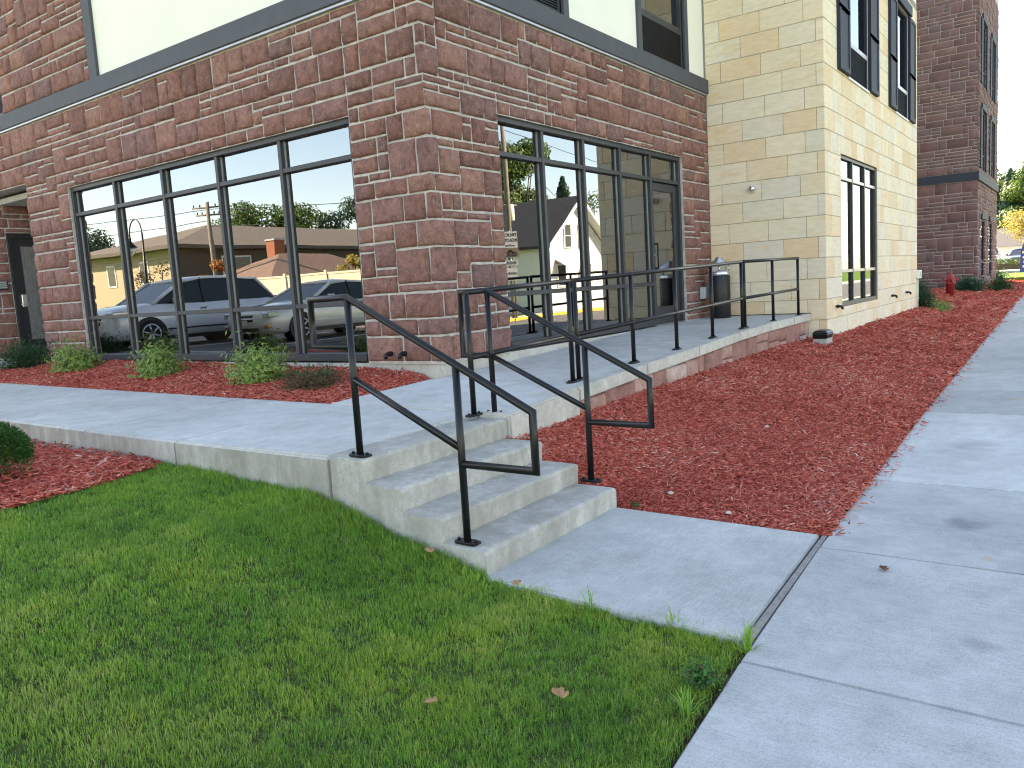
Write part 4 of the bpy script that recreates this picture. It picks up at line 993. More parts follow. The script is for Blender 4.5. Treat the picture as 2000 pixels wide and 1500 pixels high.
# ------------------------------------------------------------------ small fixtures
def vent(x, y, z, face, label):
    d = (0, -1) if face == 'S' else (-1, 0)
    p = lambda o, h: (x + d[0] * o, y + d[1] * o, z + h)
    t = thing('wall_vent', label, 'vent pipe', (x, y, z), group='black pipe elbows on the walls')
    MB().tube([p(-.03, 0), p(.075, 0), p(.1, -.012), p(.105, -.05)], .021, 10).build('elbow', 'black_plastic', t)
    MB().tube([p(.02, 0), p(.05, 0)], .028, 10).build('collar', 'black_plastic', t)
vent(FX - .01, .594, .09, 'W', 'black pipe elbow at the wall corner, nearer the wide window'); vent(FX - .01, .395, .09, 'W', 'black pipe elbow at the wall corner, nearer the ramp'); vent(FX - .01, 7.8, .11, 'W', 'black pipe elbow low on the stone pier behind the leftmost variegated shrub')
def tx(x): return -6.123 + (x + 6.123) * 1.0423
def tz(z): return .695 + (z - .695) * 1.0423
vent(tx(7.0), YT, tz(.1), 'S', 'black pipe elbow on sandstone just left of the tall window'); vent(tx(11.35), YT, tz(.08), 'S', 'black pipe elbow on sandstone just right of the tall window'); vent(tx(12.9), YT, tz(.085), 'S', 'black pipe elbow on sandstone nearest the white outlet box')
vent(29.0, YW, .02, 'S', 'black pipe elbow low on the far wing, left one'); vent(31.9, YW, .04, 'S', 'black pipe elbow low on the far wing, right one')
t = thing('outlet_box', 'white weatherproof outlet box at the far edge of the sandstone wall', 'outlet box', (XF - .1, YT, .4))
MB().box(XF - .17, XF + .02, YT - .1, YT + .01, .33, .53).build('cover', 'white_paint', t, bevel=.015); MB().box(XF - .16, XF + .0, YT - .108, YT - .1, .36, .5).build('lid', 'grey_box', t, bevel=.003)
MB().tube([(XF - .08, YT - .03, .33), (XF - .08, YT - .03, -.42)], .014, 8).build('conduit', 'white_paint', t)
t = thing('outlet_box', 'grey outlet box on the brown stones beside the ash urn', 'outlet box', (6.55, FX, .4))
MB().box(6.47, 6.64, FX - .11, FX - .01, .32, .52).build('cover', 'grey_box', t, bevel=.012); MB().box(6.485, 6.625, FX - .118, FX - .11, .34, .50).build('lid', 'grey_box', t, bevel=.003)
t = thing('dome_light', 'small white dome camera light high on the sandstone side wall', 'wall light', (XT, -.846, 2.07))
MB().lathe((XT, -.846, 2.07), [(.055, .0), (.055, -.03), (.045, -.05)], 18, 'x').build('base', 'white_paint', t); MB().lathe((XT - .06, -.86, 2.06), [(.0, -.055), (.03, -.05), (.05, -.03), (.055, 0), (.05, .02)], 16, 'x').build('dome', 'chrome', t)
# porch plaque
t = thing('door_plaque', 'small black plaque with white lines left of the porch door', 'sign', (.13, YP - .03, 1.3))
MB().box(.0, .235, YP - .055, YP - .035, 1.21, 1.37).build('plate', 'door_black', t)
for k in range(4): MB().box(.01, .215, YP - .0575, YP - .0555, 1.345 - .034 * k, 1.357 - .034 * k).build('lettering_line', 'sign_white', t)
# ash urn / litter bin
t = thing('ash_urn', 'black cylindrical litter bin with a steel cone hood by the door', 'litter bin', (6.55, -.42, 0))
c = (6.55, -.42, 0)
MB().lathe(c, [(.165, .0), (.17, .01), (.17, .68), (.165, .69)], 26).build('body', 'black_plastic', t)
MB().lathe(c, [(.168, .69), (.172, .695), (.172, .755), (.16, .76), (.15, .74)], 26).build('steel_rim', 'steel', t)
for k in range(4): a = k * math.pi / 2 + .4; MB().tube([(c[0] + .15 * math.cos(a), c[1] + .15 * math.sin(a), .74), (c[0] + .15 * math.cos(a), c[1] + .15 * math.sin(a), .865)], .009, 8).build('hood_post', 'steel', t)
MB().lathe(c, [(.2, .86), (.202, .868), (.06, .955), (.055, .985), (.03, .99)], 26).build('hood', 'steel', t)
# bait station on a paver
bxz = bed_zy(6.5, -2.02)
t = thing('bait_station', 'low black plastic box on a grey paver at the ramp wall end', 'box', (6.45, -2.05, bxz))
MB().box(6.3, 6.63, -2.16, -1.96, bxz - .03, bxz + .085).build('paver', 'paver', t, bevel=.006)
mb = MB(); mb.hexa([(6.29, -2.16, bxz + .088), (6.63, -2.16, bxz + .088), (6.63, -1.96, bxz + .088), (6.29, -1.96, bxz + .088)], [(6.27, -2.18, bxz + .16), (6.65, -2.18, bxz + .16), (6.65, -1.95, bxz + .16), (6.27, -1.95, bxz + .16)]); mb.build('body', 'black_plastic', t, bevel=.012)
mb = MB(); mb.hexa([(6.27, -2.185, bxz + .162), (6.65, -2.185, bxz + .162), (6.65, -1.945, bxz + .162), (6.27, -1.945, bxz + .162)], [(6.32, -2.14, bxz + .21), (6.61, -2.14, bxz + .21), (6.61, -1.98, bxz + .21), (6.32, -1.98, bxz + .21)]); mb.build('lid', 'black_plastic', t, bevel=.012)
# fire hydrant
hx, hy = 22.5, -1.79; hz = bed_zy(hx, hy)
t = thing('fire_hydrant', 'dark red fire hydrant in the mulch before the far wing', 'hydrant', (hx, hy, hz)); c = (hx, hy, hz)
MB().lathe(c, [(.12, -.05), (.12, .36), (.15, .37), (.15, .41), (.13, .42), (.13, .47), (.12, .55), (.085, .63), (.04, .68), (.04, .73), (.025, .735)], 22).build('barrel', 'hydrant_red', t)
for dx, dy, r_, l in ((-.77, -.64, .045, .2), (.77, .64, .045, .2), (-.5, -.86, .06, .0)):
    d = Vector((dx, dy, 0)).normalized() if l else Vector((-.85, -.5, 0)).normalized()
    d = Vector((d.y, -d.x, 0)) if l else d
    p0 = Vector((hx, hy, hz + .5)); MB().tube([p0 + d * .08, p0 + d * .2], r_, 14).tube([p0 + d * .2, p0 + d * .245], r_ * 1.2, 8).build('outlet_cap', 'hydrant_red', t)
MB().tube([(hx, hy, hz + .73), (hx, hy, hz + .77)], .022, 5).build('operating_nut', 'hydrant_red', t)
# fallen leaves and stones
def leaf(name, x, y, z, r_, mat, label, rz=0.3, curl=.4):
    mb = MB(); vs = [(0, 0, .0)]; n_ = 14
    for k in range(n_):
        a = 2 * math.pi * k / n_; rr_ = r_ * (1 + .28 * math.cos(a * 5)) * (1.25 if math.cos(a) > .7 else 1) * (.55 if abs(math.sin(a)) > .8 else .8)
        px, py = rr_ * math.cos(a), rr_ * math.sin(a); vs.append((px, py, curl * abs(py) + .25 * curl * px * px / r_))
    ca, sa = math.cos(rz), math.sin(rz); vs = [(x + px * ca - py * sa, y + px * sa + py * ca, z + pz) for px, py, pz in vs]
    top = [(a_, b_, c_ + .0015) for a_, b_, c_ in vs]; m_ = len(vs)
    mb.add(vs + top, [(0, k % n_ + 1, (k + 1) % n_ + 1) for k in range(n_)] + [(m_, m_ + (k + 1) % n_ + 1, m_ + k % n_ + 1) for k in range(n_)] + [(1 + k, 1 + (k + 1) % n_, m_ + 1 + (k + 1) % n_, m_ + 1 + k) for k in range(n_)], True)
    return tag(mb.build(name, mat), label, 'leaf', 'fallen leaves')
leaf('fallen_leaf', -1.93, -4.52, z_side(-1.93) + .003, .032, 'brown_leaf', 'small dark red leaf lying on the sidewalk', .6, .7)
leaf('fallen_leaf', -3.82, -3.78, float(z_lawn(-3.82, -3.78)) + .045, .04, 'tan_leaf', 'curled tan leaf on the lawn, nearer the sidewalk', 1.2, .8)
leaf('fallen_leaf', -4.1, -3.4, float(z_lawn(-4.1, -3.4)) + .04, .026, 'tan_leaf', 'small tan leaf in the middle of the lawn', 2.4, .8)
leaf('fallen_leaf', -3.02, -3.02, -.79, .035, 'tan_leaf', 'tan leaf at the lawn edge by the lower concrete slab', .2, .6)
leaf('fallen_leaf', -3.03, -2.45, -.70, .04, 'tan_leaf', 'tan leaf in tall grass against the side of the steps', .9, .6)
def stone_bit(x, y, z, r_, label):
    mb = MB(); vs = []; n_ = 8
    mb.lathe((x, y, z), [(r_ * .6, -r_ * .3), (r_, 0), (r_ * .8, r_ * .4), (r_ * .3, r_ * .6)], n_)
    mb.v = [(a + rng.uniform(-.2, .2) * r_, b + rng.uniform(-.2, .2) * r_, c_ + rng.uniform(-.1, .1) * r_) for a, b, c_ in mb.v]
    tag(mb.build('pebble', 'pebble'), label, 'stone', 'pale stones in the mulch')
stone_bit(-1.18, -3.02, bed_zy(-1.18, -3.02) + .02, .022, 'pale pebble in the red mulch near the lowest step')
stone_bit(-1.36, -3.5, bed_zy(-1.36, -3.5) + .015, .02, 'pale pebble at the mulch edge along the lower slab')
stone_bit(.62, -3.1, bed_zy(.62, -3.1) + .02, .02, 'pale pebble in the middle of the red mulch bed')

# ------------------------------------------------------------------ plants
def leaf_cloud(pts, nrm, size, shape='leaf', r0=0.0, r1=1.0, droop=0.2):
    """small folded leaves at pts pointing along nrm; returns V,F,rnd,edge"""
    n = len(pts); nrm = nrm + nrng.normal(0, .45, (n, 3)); nrm /= np.linalg.norm(nrm, axis=1)[:, None]
    t = np.cross(nrm, nrng.normal(0, 1, (n, 3))); t /= np.linalg.norm(t, axis=1)[:, None]; b = np.cross(nrm, t)
    L = size * nrng.uniform(.65, 1.25, n); Wd = L * (.5 if shape == 'leaf' else .13 if shape == 'needle' else .8)
    if shape == 'needle': t, nrm = nrm, t; b = np.cross(nrm, t)
    V = np.zeros((n, 5, 3))
    V[:, 0] = pts - t * (L * .5)[:, None]; V[:, 1] = pts + b * (Wd * .5)[:, None] - nrm * (L * .12)[:, None]; V[:, 2] = pts + t * (L * .5)[:, None]
    V[:, 3] = pts - b * (Wd * .5)[:, None] - nrm * (L * .12)[:, None]; V[:, 4] = pts + nrm * (L * .06)[:, None]
    F = np.array([(0, 1, 4), (1, 2, 4), (2, 3, 4), (3, 0, 4)]); FF = (F[None] + (np.arange(n) * 5)[:, None, None]).reshape(-1, 3)
    return V.reshape(-1, 3), FF, np.repeat(nrng.uniform(r0, r1, n), 5), np.tile([1., 1, 1, 1, 0], n)
def shrub(name, label, x, y, z, rx_, ry_, rz_, mat, n, size, shape='leaf', cat='shrub', group=None, stems=16, sprays=0, dry=0, low=.0):
    t = thing(name, label, cat, (x, y, z), group=group); base = Vector((x, y, z)); P_ = []; N_ = []; sm = MB()
    tips = []
    for k in range(stems):
        a = rng.uniform(0, 2 * math.pi); e = rng.uniform(.15, 1.45) if not low else rng.uniform(.1, .8); l = rng.uniform(.7, 1.08)
        d = Vector((math.cos(a) * math.cos(e) * rx_, math.sin(a) * math.cos(e) * ry_, math.sin(e) * rz_)) * l
        m_ = base + d * .5 + Vector((0, 0, .08 * rz_)); sm.tube([base + Vector((0, 0, -.02)), m_, base + d], .006 * (size / .035) ** .3, 5, r_end=.002); tips.append((base, m_, base + d))
    sm.build('stems', 'stem', t)
    per = n // stems
    for b0, m_, e_ in tips:
        q = nrng.uniform(.22, 1.04, per) ** .8
        A = np.array(b0)[None]; Bm = np.array(m_)[None]; C = np.array(e_)[None]; q1 = q[:, None]
        p = (1 - q1) ** 2 * A + 2 * q1 * (1 - q1) * Bm + q1 ** 2 * C
        sp_ = min(rx_, rz_) * (.25 if shape != 'needle' else .26)
        p = p + nrng.normal(0, 1, (per, 3)) * sp_ * (.45 + .55 * q1); p[:, 2] = np.maximum(p[:, 2], z + .015)
        P_.append(p); d = p - np.array([x, y, z - rz_ * .1]); d[:, 2] *= (rx_ / rz_); N_.append(d / (np.linalg.norm(d, axis=1)[:, None] + 1e-6))
    P_ = np.concatenate(P_); N_ = np.concatenate(N_)
    if stems >= 60:
        d = nrng.normal(0, 1, (n, 3)); d[:, 2] = np.abs(d[:, 2]) * 1.0 - .25; d /= np.linalg.norm(d, axis=1)[:, None]; q = nrng.uniform(.72, 1.02, n)[:, None]
        P_ = np.array([x, y, z + rz_ * .42]) + d * q * np.array([rx_, ry_, rz_ * .6]); N_ = d
    V, F, r_, ed = leaf_cloud(P_, N_, size, shape)
    if dry:
        k = np.repeat(P_[:, 2] < z + rz_ * dry, 1); i = np.where(k)[0]; j = np.where(~k)[0]
        for nm, ii, mm in (('dry_foliage', i, 'leaf_dry'), ('foliage', j, mat)):
            V, F, r_, ed = leaf_cloud(P_[ii], N_[ii], size, shape); tag(link(nm, fastmesh(nm, V, F, r_, ed), mm, t), kind='stuff')
    else: tag(link('foliage', fastmesh('foliage', V, F, r_, ed), mat, t), kind='stuff')
    return t
GV = 'variegated shrubs under the window'
zA = lambda x, y: z_abed(x, y)
shrub('variegated_shrub', 'leftmost variegated yellow green shrub in front of the stone pier', -.62, 6.35, zA(-.62, 6.35), .32, .36, .38, 'leaf_variegated', 2300, .055, group=GV, stems=26)
shrub('variegated_shrub', 'middle variegated green shrub below the second window bay', -.75, 3.95, zA(-.75, 3.95), .33, .36, .32, 'leaf_variegated', 2400, .052, group=GV, stems=28)
shrub('variegated_shrub', 'largest variegated shrub with long cream-edged shoots below the window', -.78, 1.98, zA(-.78, 1.98), .36, .40, .36, 'leaf_variegated', 2400, .056, group=GV, stems=24)
shrub('heather_shrub', 'low round shrub with green top and dry brown skirt by the mulch tip', -.92, .92, zA(-.92, .92), .30, .30, .22, 'leaf_juniper', 2400, .05, 'needle', stems=40, dry=.55, low=1)
shrub('juniper_shrub', 'spreading dark green juniper before the porch door', -.55, 8.05, zA(-.55, 8.05), .52, .52, .34, 'leaf_juniper', 3200, .06, 'needle', stems=40)
shrub('boxwood_bush', 'dense round green bush cut by the left picture edge', -3.80, 1.0, float(z_lawn(-3.8, 1.0)), .26, .26, .42, 'leaf_boxwood', 9000, .035, 'needle', stems=60, cat='bush')
def sz(x, y): return bed_zy(x, y)
shrub('juniper_shrub', 'tall blue green juniper hugging the far sandstone corner', 16.0, -1.9, sz(16.0, -1.9), .42, .42, .62, 'leaf_bluejuniper', 3200, .085, 'needle', stems=40)
shrub('variegated_shrub', 'small variegated shrub alone in the mulch before the hydrant', 15.0, -2.55, sz(15.0, -2.55), .28, .28, .26, 'leaf_variegated', 700, .05, stems=16)
shrub('bare_shrub', 'thin dark leggy shrub behind the hydrant against the far wing', 21.0, -.9, sz(21, -.9), .5, .5, .6, 'leaf_bluejuniper', 500, .07, stems=22)
shrub('juniper_shrub', 'dark green juniper right of the fire hydrant', 25.6, -2.0, sz(25.6, -2.0), .6, .55, .42, 'leaf_bluejuniper', 2600, .12, 'needle', stems=36)
shrub('juniper_shrub', 'small dark green shrub beside the sidewalk before the far wing', 27.0, -2.75, sz(27, -2.75), .5, .5, .38, 'leaf_juniper', 1500, .1, 'needle', stems=30)
shrub('juniper_shrub', 'low dark shrub at the far end corner of the far wing', 36.2, -1.95, sz(36, -1.95), .6, .6, .5, 'leaf_juniper', 900, .14, 'needle', stems=26)
# weeds at the pavement edges
def weed(x, y, z, n_, L, label, mat='grass_blade', flat=.8):
    pts = np.column_stack([np.full(n_, x), np.full(n_, y)]) + nrng.normal(0, .012, (n_, 2)); h = nrng.uniform(.5, 1, n_) * L
    me = blades('weed_clump', pts, np.full(n_, z), h, np.full(n_, .006), nrng.uniform(.2, .7, n_), lean=flat * 1.6); tag(link('weed_clump', me, mat), label, 'weed', 'weeds along the concrete')
weed(-3.06, -4.22, -.85, 26, .16, 'crabgrass tuft spilling onto the sidewalk at the slab joint'); weed(-3.62, -4.19, -.85, 30, .11, 'grass tuft lying over the sidewalk edge near the bottom of the view')
weed(-2.98, -3.42, -.835, 8, .13, 'few tall grass blades leaning over the lower slab'); weed(-2.97, -3.85, -.84, 7, .11, 'sparse tall blades at the lower slab edge near the joint')
shrub('ragweed', 'small feathery green weed at the lawn and sidewalk edge', -3.42, -4.17, -.85, .085, .085, .10, 'leaf_boxwood', 420, .022, cat='weed', stems=14)
shrub('ragweed', 'tiny green weed in the mulch at the foot of the steps', -1.40, -2.86, bed_zy(-1.4, -2.86), .05, .05, .035, 'leaf_green', 90, .02, cat='weed', stems=8)

def tree(label, x, y, z, h, cr, mat, n, size, name='leafy_tree', kind='round', trunk=.2, group=None, gap=.0):
    t = thing(name, label, 'tree', (x, y, z), group=group); mb = MB(); P_ = []; N_ = []
    if kind == 'spruce':
        mb.tube([(x, y, z - .2), (x, y, z + h)], trunk, 8, r_end=.02); mb.build('trunk', 'bark', t); lay_ = int(h * 2.6)
        for k in range(lay_):
            q = k / lay_; zz = z + h * (.12 + .88 * q); rad = cr * (1 - q) ** .85 * rng.uniform(.8, 1.1); m_ = max(6, int(n / lay_ * (1.6 - 1.3 * q)))
            a = nrng.uniform(0, 2 * np.pi, m_); r_ = rad * nrng.uniform(.25, 1, m_) ** .6; p = np.column_stack([x + r_ * np.cos(a), y + r_ * np.sin(a), zz - r_ * .35 + nrng.normal(0, .12, m_)])
            P_.append(p); N_.append(np.column_stack([np.cos(a), np.sin(a), np.full(m_, .4)]))
    else:
        z0 = z + h * rng.uniform(.2, .28); mb.tube([(x, y, z - .2), (x + rng.uniform(-.1, .1), y, z0), (x + rng.uniform(-.2, .2), y + rng.uniform(-.2, .2), z + h * .6)], trunk, 8, r_end=trunk * .35)
        cz = z + h * .62; lobes = []
        for k in range(16):
            d = Vector((rng.gauss(0, 1), rng.gauss(0, 1), rng.gauss(0, .8))).normalized(); c_ = Vector((x, y, cz)) + Vector((d.x * cr * .68, d.y * cr * .68, d.z * h * .30)); lobes.append((c_, rng.uniform(.26, .46) * cr))
            mb.tube([(x, y, z0 + rng.uniform(0, h * .2)), (Vector((x, y, z0)) + c_) / 2 + Vector((0, 0, h * .05)), c_], trunk * .35, 6, r_end=.02)
        mb.build('trunk', 'bark', t)
        for c_, r_ in lobes:
            m_ = n // 16; d = nrng.normal(0, 1, (m_, 3)); d /= np.linalg.norm(d, axis=1)[:, None]; rad = r_ * nrng.uniform(.35, 1.12, m_) ** .7
            P_.append(np.array(c_)[None] + d * rad[:, None] * np.array([1, 1, .8])); N_.append(d)
    P_ = np.concatenate(P_); N_ = np.concatenate(N_); V, F, r_, ed = leaf_cloud(P_, N_, size, 'leaf' if kind != 'spruce' else 'broad')
    tag(link('crown', fastmesh('crown', V, F, r_, ed), mat, t), kind='stuff'); return t
# ------------------------------------------------------------------ cars
def car(label, xn, yc, zg, sgn, sp, paint, name='parked_car', group='cars parked facing the building'):
    t = thing(name, label, 'car', (xn - sgn * sp['L'] / 2, yc, zg), group=group)
    Wf = lambda p: (xn + p[0] * sgn, yc + p[1] * sgn, zg + p[2])
    S = sp['st']; mb = MB(); vs = []; K = 0
    for (lx, zl, zt, hw) in S:
        h = zt - zl
        half = [(0, zl), (hw * .8, zl), (hw * .965, zl + .07), (hw, zl + .35 * h), (hw * .99, zl + .72 * h), (hw * .955, zt - .05), (hw * .87, zt - .008), (hw * .5, zt + .018), (0, zt + .028)]
        ring = half + [(-y, z) for y, z in half[-2:0:-1]]; K = len(ring); vs += [Wf((lx, y, z)) for y, z in ring]
    fs = [(i * K + j, i * K + (j + 1) % K, (i + 1) * K + (j + 1) % K, (i + 1) * K + j) for i in range(len(S) - 1) for j in range(K)]
    fs += [tuple(range(K)), tuple((len(S) - 1) * K + j for j in range(K))]
    mb.add(vs, fs, True); body = mb.build('body', paint, t)
    # greenhouse
    G = sp['gh']; zb, hb, ht = G['zb'], G['hb'], G['ht']; st_ = G['st']          # st: (lx_base, lx_top, z_top)
    gl = MB(); n = len(st_); vs = []
    for (lb, lt, zt) in st_:
        for s in (1, -1): vs += [Wf((lb, hb * s, zb)), Wf((lt, ht * s, zt))]
    fs = []
    for i in range(n - 1):
        for q in (0, 2): fs.append((4 * i + q, 4 * i + q + 1, 4 * i + 5 + q, 4 * i + 4 + q))
    fs += [(0, 1, 3, 2), (4 * n - 4, 4 * n - 3, 4 * n - 1, 4 * n - 2)]
    gl.add(vs, fs); gl.build('side_glass', 'car_glass', t)
    rf = MB(); vs = []; m = 7
    pr = [(st_[0][1] + .03, st_[0][2] - .01)] + [(a[1], a[2]) for a in st_[1:-1]] + [(st_[-1][1] - .03, st_[-1][2] - .01)]
    for lt, zt in pr:
        for k in range(m): y = ht * 1.03 * (1 - 2 * k / (m - 1)); vs.append(Wf((lt, y, zt + .045 * (1 - (y / ht) ** 2) + .012)))
        for k in range(m): y = ht * 1.06 * (1 - 2 * (m - 1 - k) / (m - 1)); vs.append(Wf((lt, y, zt - .035)))
    fs = [(i * 2 * m + j, i * 2 * m + (j + 1) % (2 * m), (i + 1) * 2 * m + (j + 1) % (2 * m), (i + 1) * 2 * m + j) for i in range(len(pr) - 1) for j in range(2 * m)] + [tuple(range(2 * m)), tuple((len(pr) - 1) * 2 * m + j for j in range(2 * m))]
    rf.add(vs, fs, True); rf.build('roof', paint, t)
    for i, (lb, lt, zt) in enumerate(st_):
        for s in (1, -1):
            w_ = .055 if i in (0, n - 1) else .03
            MB().tube([Wf((lb, hb * s * 1.0, zb - .02)), Wf((lt, ht * s * 1.02, zt))], w_ * .75, 6).build('pillar', paint if i in (0, n - 1) else 'car_black', t)
    # wheels
    wr = sp['wr']
    for ax in sp['ax']:
        for s in (1, -1):
            hw = sp['hw']; c = Wf((ax, 0, wr))
            yy = lambda o: s * sgn * o
            MB().lathe(c, [(wr * 1.16, yy(hw - .3)), (wr * 1.16, yy(hw + .006))], 26, 'y', False).build('wheel_arch', 'car_black', t)
            wo_ = MB().lathe(c, [(wr * .7, yy(hw - .2)), (wr, yy(hw - .2)), (wr, yy(hw - .01)), (wr * .94, yy(hw + .012)), (wr * .7, yy(hw + .014))], 26, 'y').build('wheel', 'rubber', t)
            rm = MB().lathe(c, [(wr * .7, yy(hw - .02)), (wr * .7, yy(hw + .018)), (wr * .62, yy(hw + .02)), (wr * .6, yy(hw - .015)), (.0, yy(hw - .015))], 26, 'y')
            for k in range(6):
                a = k * math.pi / 3 + .3; p0 = Vector(c) + Vector((0, yy(hw + .008), 0)); rm.tube([p0 + Vector((math.cos(a), 0, math.sin(a))) * .03, p0 + Vector((math.cos(a), 0, math.sin(a))) * wr * .64], wr * .085, 6, r_end=wr * .06)
            rm.lathe((c[0], c[1] + yy(hw + .0), c[2]), [(.06, 0), (.05, yy(.02)), (.0, yy(.024))], 12, 'y'); rm.build('rim', 'steel', wo_)
    def bxp(nm, x0, x1, y0, y1, z0, z1, mat, bev=.015):
        p, q = Wf((x0, y0, z0)), Wf((x1, y1, z1)); return MB().box(min(p[0], q[0]), max(p[0], q[0]), min(p[1], q[1]), max(p[1], q[1]), p[2], q[2]).build(nm, mat, t, bevel=bev)
    for s in (1, -1):
        a, b = sorted((s * sp['hl'][2], s * sp['hl'][3])); bxp('headlight', -sp['hl'][1], -sp['hl'][0], a, b, sp['hl'][4], sp['hl'][5], 'lamp_lens', .03)
        a, b = sorted((s * (sp['hw'] - .24), s * (sp['hw'] - .08))); bxp('fog_lamp', -.16, -.03, a, b, .36, .44, sp.get('fog', 'lamp_lens'), .02)
        a, b = sorted((s * (sp['hw'] - .28), s * (sp['hw'] - .06))); bxp('tail_light', -sp['L'] + .0, -sp['L'] + .2, a, b, sp['hl'][4] + .05, sp['hl'][5] + .2, 'lamp_red', .03)
        a, b = sorted((s * (sp['hw'] + .0), s * (sp['hw'] + .17))); bxp('mirror', st_[0][0] - .62, st_[0][0] - .46, a, b, zb + .0, zb + .15, paint if sp['L'] < 5.03 else paint, .03)
        for hx_ in sp['hd']: a, b = sorted((s * (sp['hw'] - .04), s * (sp['hw'] + .012))); bxp('door_handle', hx_ - .18, hx_, a, b, zb - .17, zb - .13, 'chrome', .01)
        a, b = sorted((s * (sp['hw'] - .05), s * (sp['hw'] + .008))); bxp('side_moulding', sp['ax'][1] + wr * 1.2, sp['ax'][0] - wr * 1.2, a, b, .44, .475, sp['mould'], .005)
        a, b = sorted((s * (sp['hw'] - .1), s * (sp['hw'] + .004))); bxp('sill_cladding', sp['ax'][1] + wr * 1.17, sp['ax'][0] - wr * 1.17, a, b, .2, .29, 'car_black', .01)
    bxp('grille', -.08, sp['gr'][0], -sp['gr'][1], sp['gr'][1], sp['gr'][2], sp['gr'][3], 'car_black', .03); bxp('grille_bar', -.06, sp['gr'][0] + .012, -sp['gr'][1], sp['gr'][1], (sp['gr'][2] + sp['gr'][3]) / 2 - .02, (sp['gr'][2] + sp['gr'][3]) / 2 + .015, 'chrome', .008)
    bxp('lower_grille', -.1, .012, -.5, .5, .28, .38, 'car_black', .02); bxp('licence_plate', -.03, .03, -.15, .15, .43, .56, 'sign_white', .004)
    return t
SUV = dict(L=4.95, hw=.985, wr=.365, ax=(-.98, -4.0), st=[(0, .42, .74, .60), (-.07, .28, .90, .78), (-.26, .24, .99, .90), (-.7, .22, 1.07, .965), (-1.25, .22, 1.11, .985), (-2.5, .22, 1.10, .985), (-3.8, .22, 1.12, .985), (-4.55, .25, 1.14, .96), (-4.85, .33, 1.12, .90), (-4.95, .45, 1.02, .8)],
           gh=dict(zb=1.09, hb=.90, ht=.69, st=[(-1.12, -2.02, 1.64), (-2.55, -2.6, 1.715), (-3.5, -3.5, 1.72), (-4.8, -4.3, 1.66)]), hl=(.07, .48, .62, .9, .80, .95), gr=(.01, .5, .62, .86), hd=(-2.4, -3.4), mould='car_black')
SED = dict(L=5.05, hw=.925, wr=.32, ax=(-.98, -3.85), st=[(0, .38, .62, .58), (-.06, .27, .73, .74), (-.25, .22, .80, .85), (-.7, .2, .88, .905), (-1.45, .2, .955, .925), (-2.6, .2, .93, .925), (-3.9, .2, .96, .92), (-4.6, .22, .97, .88), (-4.95, .32, .92, .8), (-5.05, .45, .78, .68)],
           gh=dict(zb=.93, hb=.845, ht=.62, st=[(-1.32, -2.2, 1.375), (-2.75, -2.75, 1.415), (-3.5, -3.3, 1.39), (-4.25, -3.6, 1.34)]), hl=(.05, .42, .5, .86, .60, .74), gr=(.015, .36, .5, .68), hd=(-2.65, -3.6), mould='car_gold', fog='lamp_amber')
LOT = -.25
car('silver sport utility car mirrored in the left part of the wide window', -3.55, 14.28, LOT + .005, 1, SUV, 'car_silver')
car('pale gold sedan mirrored in the right part of the wide window', -5.5, 10.95, LOT + .005, 1, SED, 'car_gold')
lot = struct(MB().box(-40, -3.3, 8.6, 34, -1.2, LOT).build('parking_lot', 'asphalt'))
struct(MB().box(-3.28, -2.95, 8.5, 34, -1.2, LOT + .06).build('lot_kerb', 'concrete_far', bevel=.02))
for y in (9.6, 12.55, 15.6, 18.6): MB().box(-9.5, -4.2, y - .05, y + .05, LOT - .01, LOT + .004).build('parking_line', 'white_paint', lot)

# ------------------------------------------------------------------ what the left window mirrors
fe = thing('vinyl_fence', 'tan vinyl panel fence behind the mirrored cars', 'fence', (-14, 20, -.9))
y = 6.0
while y < 31:
    MB().box(-14.07, -13.93, y, y + .14, -1, 1.78).build('post', 'vinyl_tan', fe, bevel=.01)
    MB().box(-14.03, -13.97, y + .141, y + 2.3, -.9, 1.62).build('panel', 'vinyl_tan', fe); MB().box(-14.045, -13.955, y + .141, y + 2.3, 1.621, 1.70).build('top_rail', 'vinyl_tan', fe, bevel=.008)
    y += 2.301
def hiproof(mb, x0, x1, y0, y1, ze, zr, ov=.5):
    x0, x1, y0, y1 = x0 - ov, x1 + ov, y0 - ov, y1 + ov; dx, dy = x1 - x0, y1 - y0
    if dx > dy: r0, r1 = (x0 + dy / 2, (y0 + y1) / 2, zr), (x1 - dy / 2, (y0 + y1) / 2, zr)
    else: r0, r1 = ((x0 + x1) / 2, y0 + dx / 2, zr), ((x0 + x1) / 2, y1 - dx / 2, zr)
    b = [(x0, y0, ze), (x1, y0, ze), (x1, y1, ze), (x0, y1, ze)]; lo = [(a, c, ze - .22) for a, c, _ in b]
    v = b + [r0, r1] + lo
    F = ([(0, 1, 5, 4), (1, 2, 5), (2, 3, 4, 5), (3, 0, 4)] if dx > dy else [(0, 1, 4), (1, 2, 5, 4), (2, 3, 5), (3, 0, 4, 5)]) + [(6, 7, 1, 0), (7, 8, 2, 1), (8, 9, 3, 2), (9, 6, 0, 3), (9, 8, 7, 6)]
    return mb.add(v, F)
ap = thing('apartment_block', 'tan brick apartment block with brown hip roof mirrored in the wide window', 'building', (-35, 45, -1))
MB().box(-58, -21, 38.3, 53, -1, 4.3).build('wall', 'brick_tan', ap)
hiproof(MB(), -58, -21, 38.3, 53, 4.42, 6.5, .7).build('roof', 'roof_brown', ap)
MB().box(-57.9, -21.1, 38.2, 38.3, 1.6, 4.2).build('shaded_wall_sheet', 'siding_shade_brown', ap)  # dark brown sheet paints the shade on this brick face
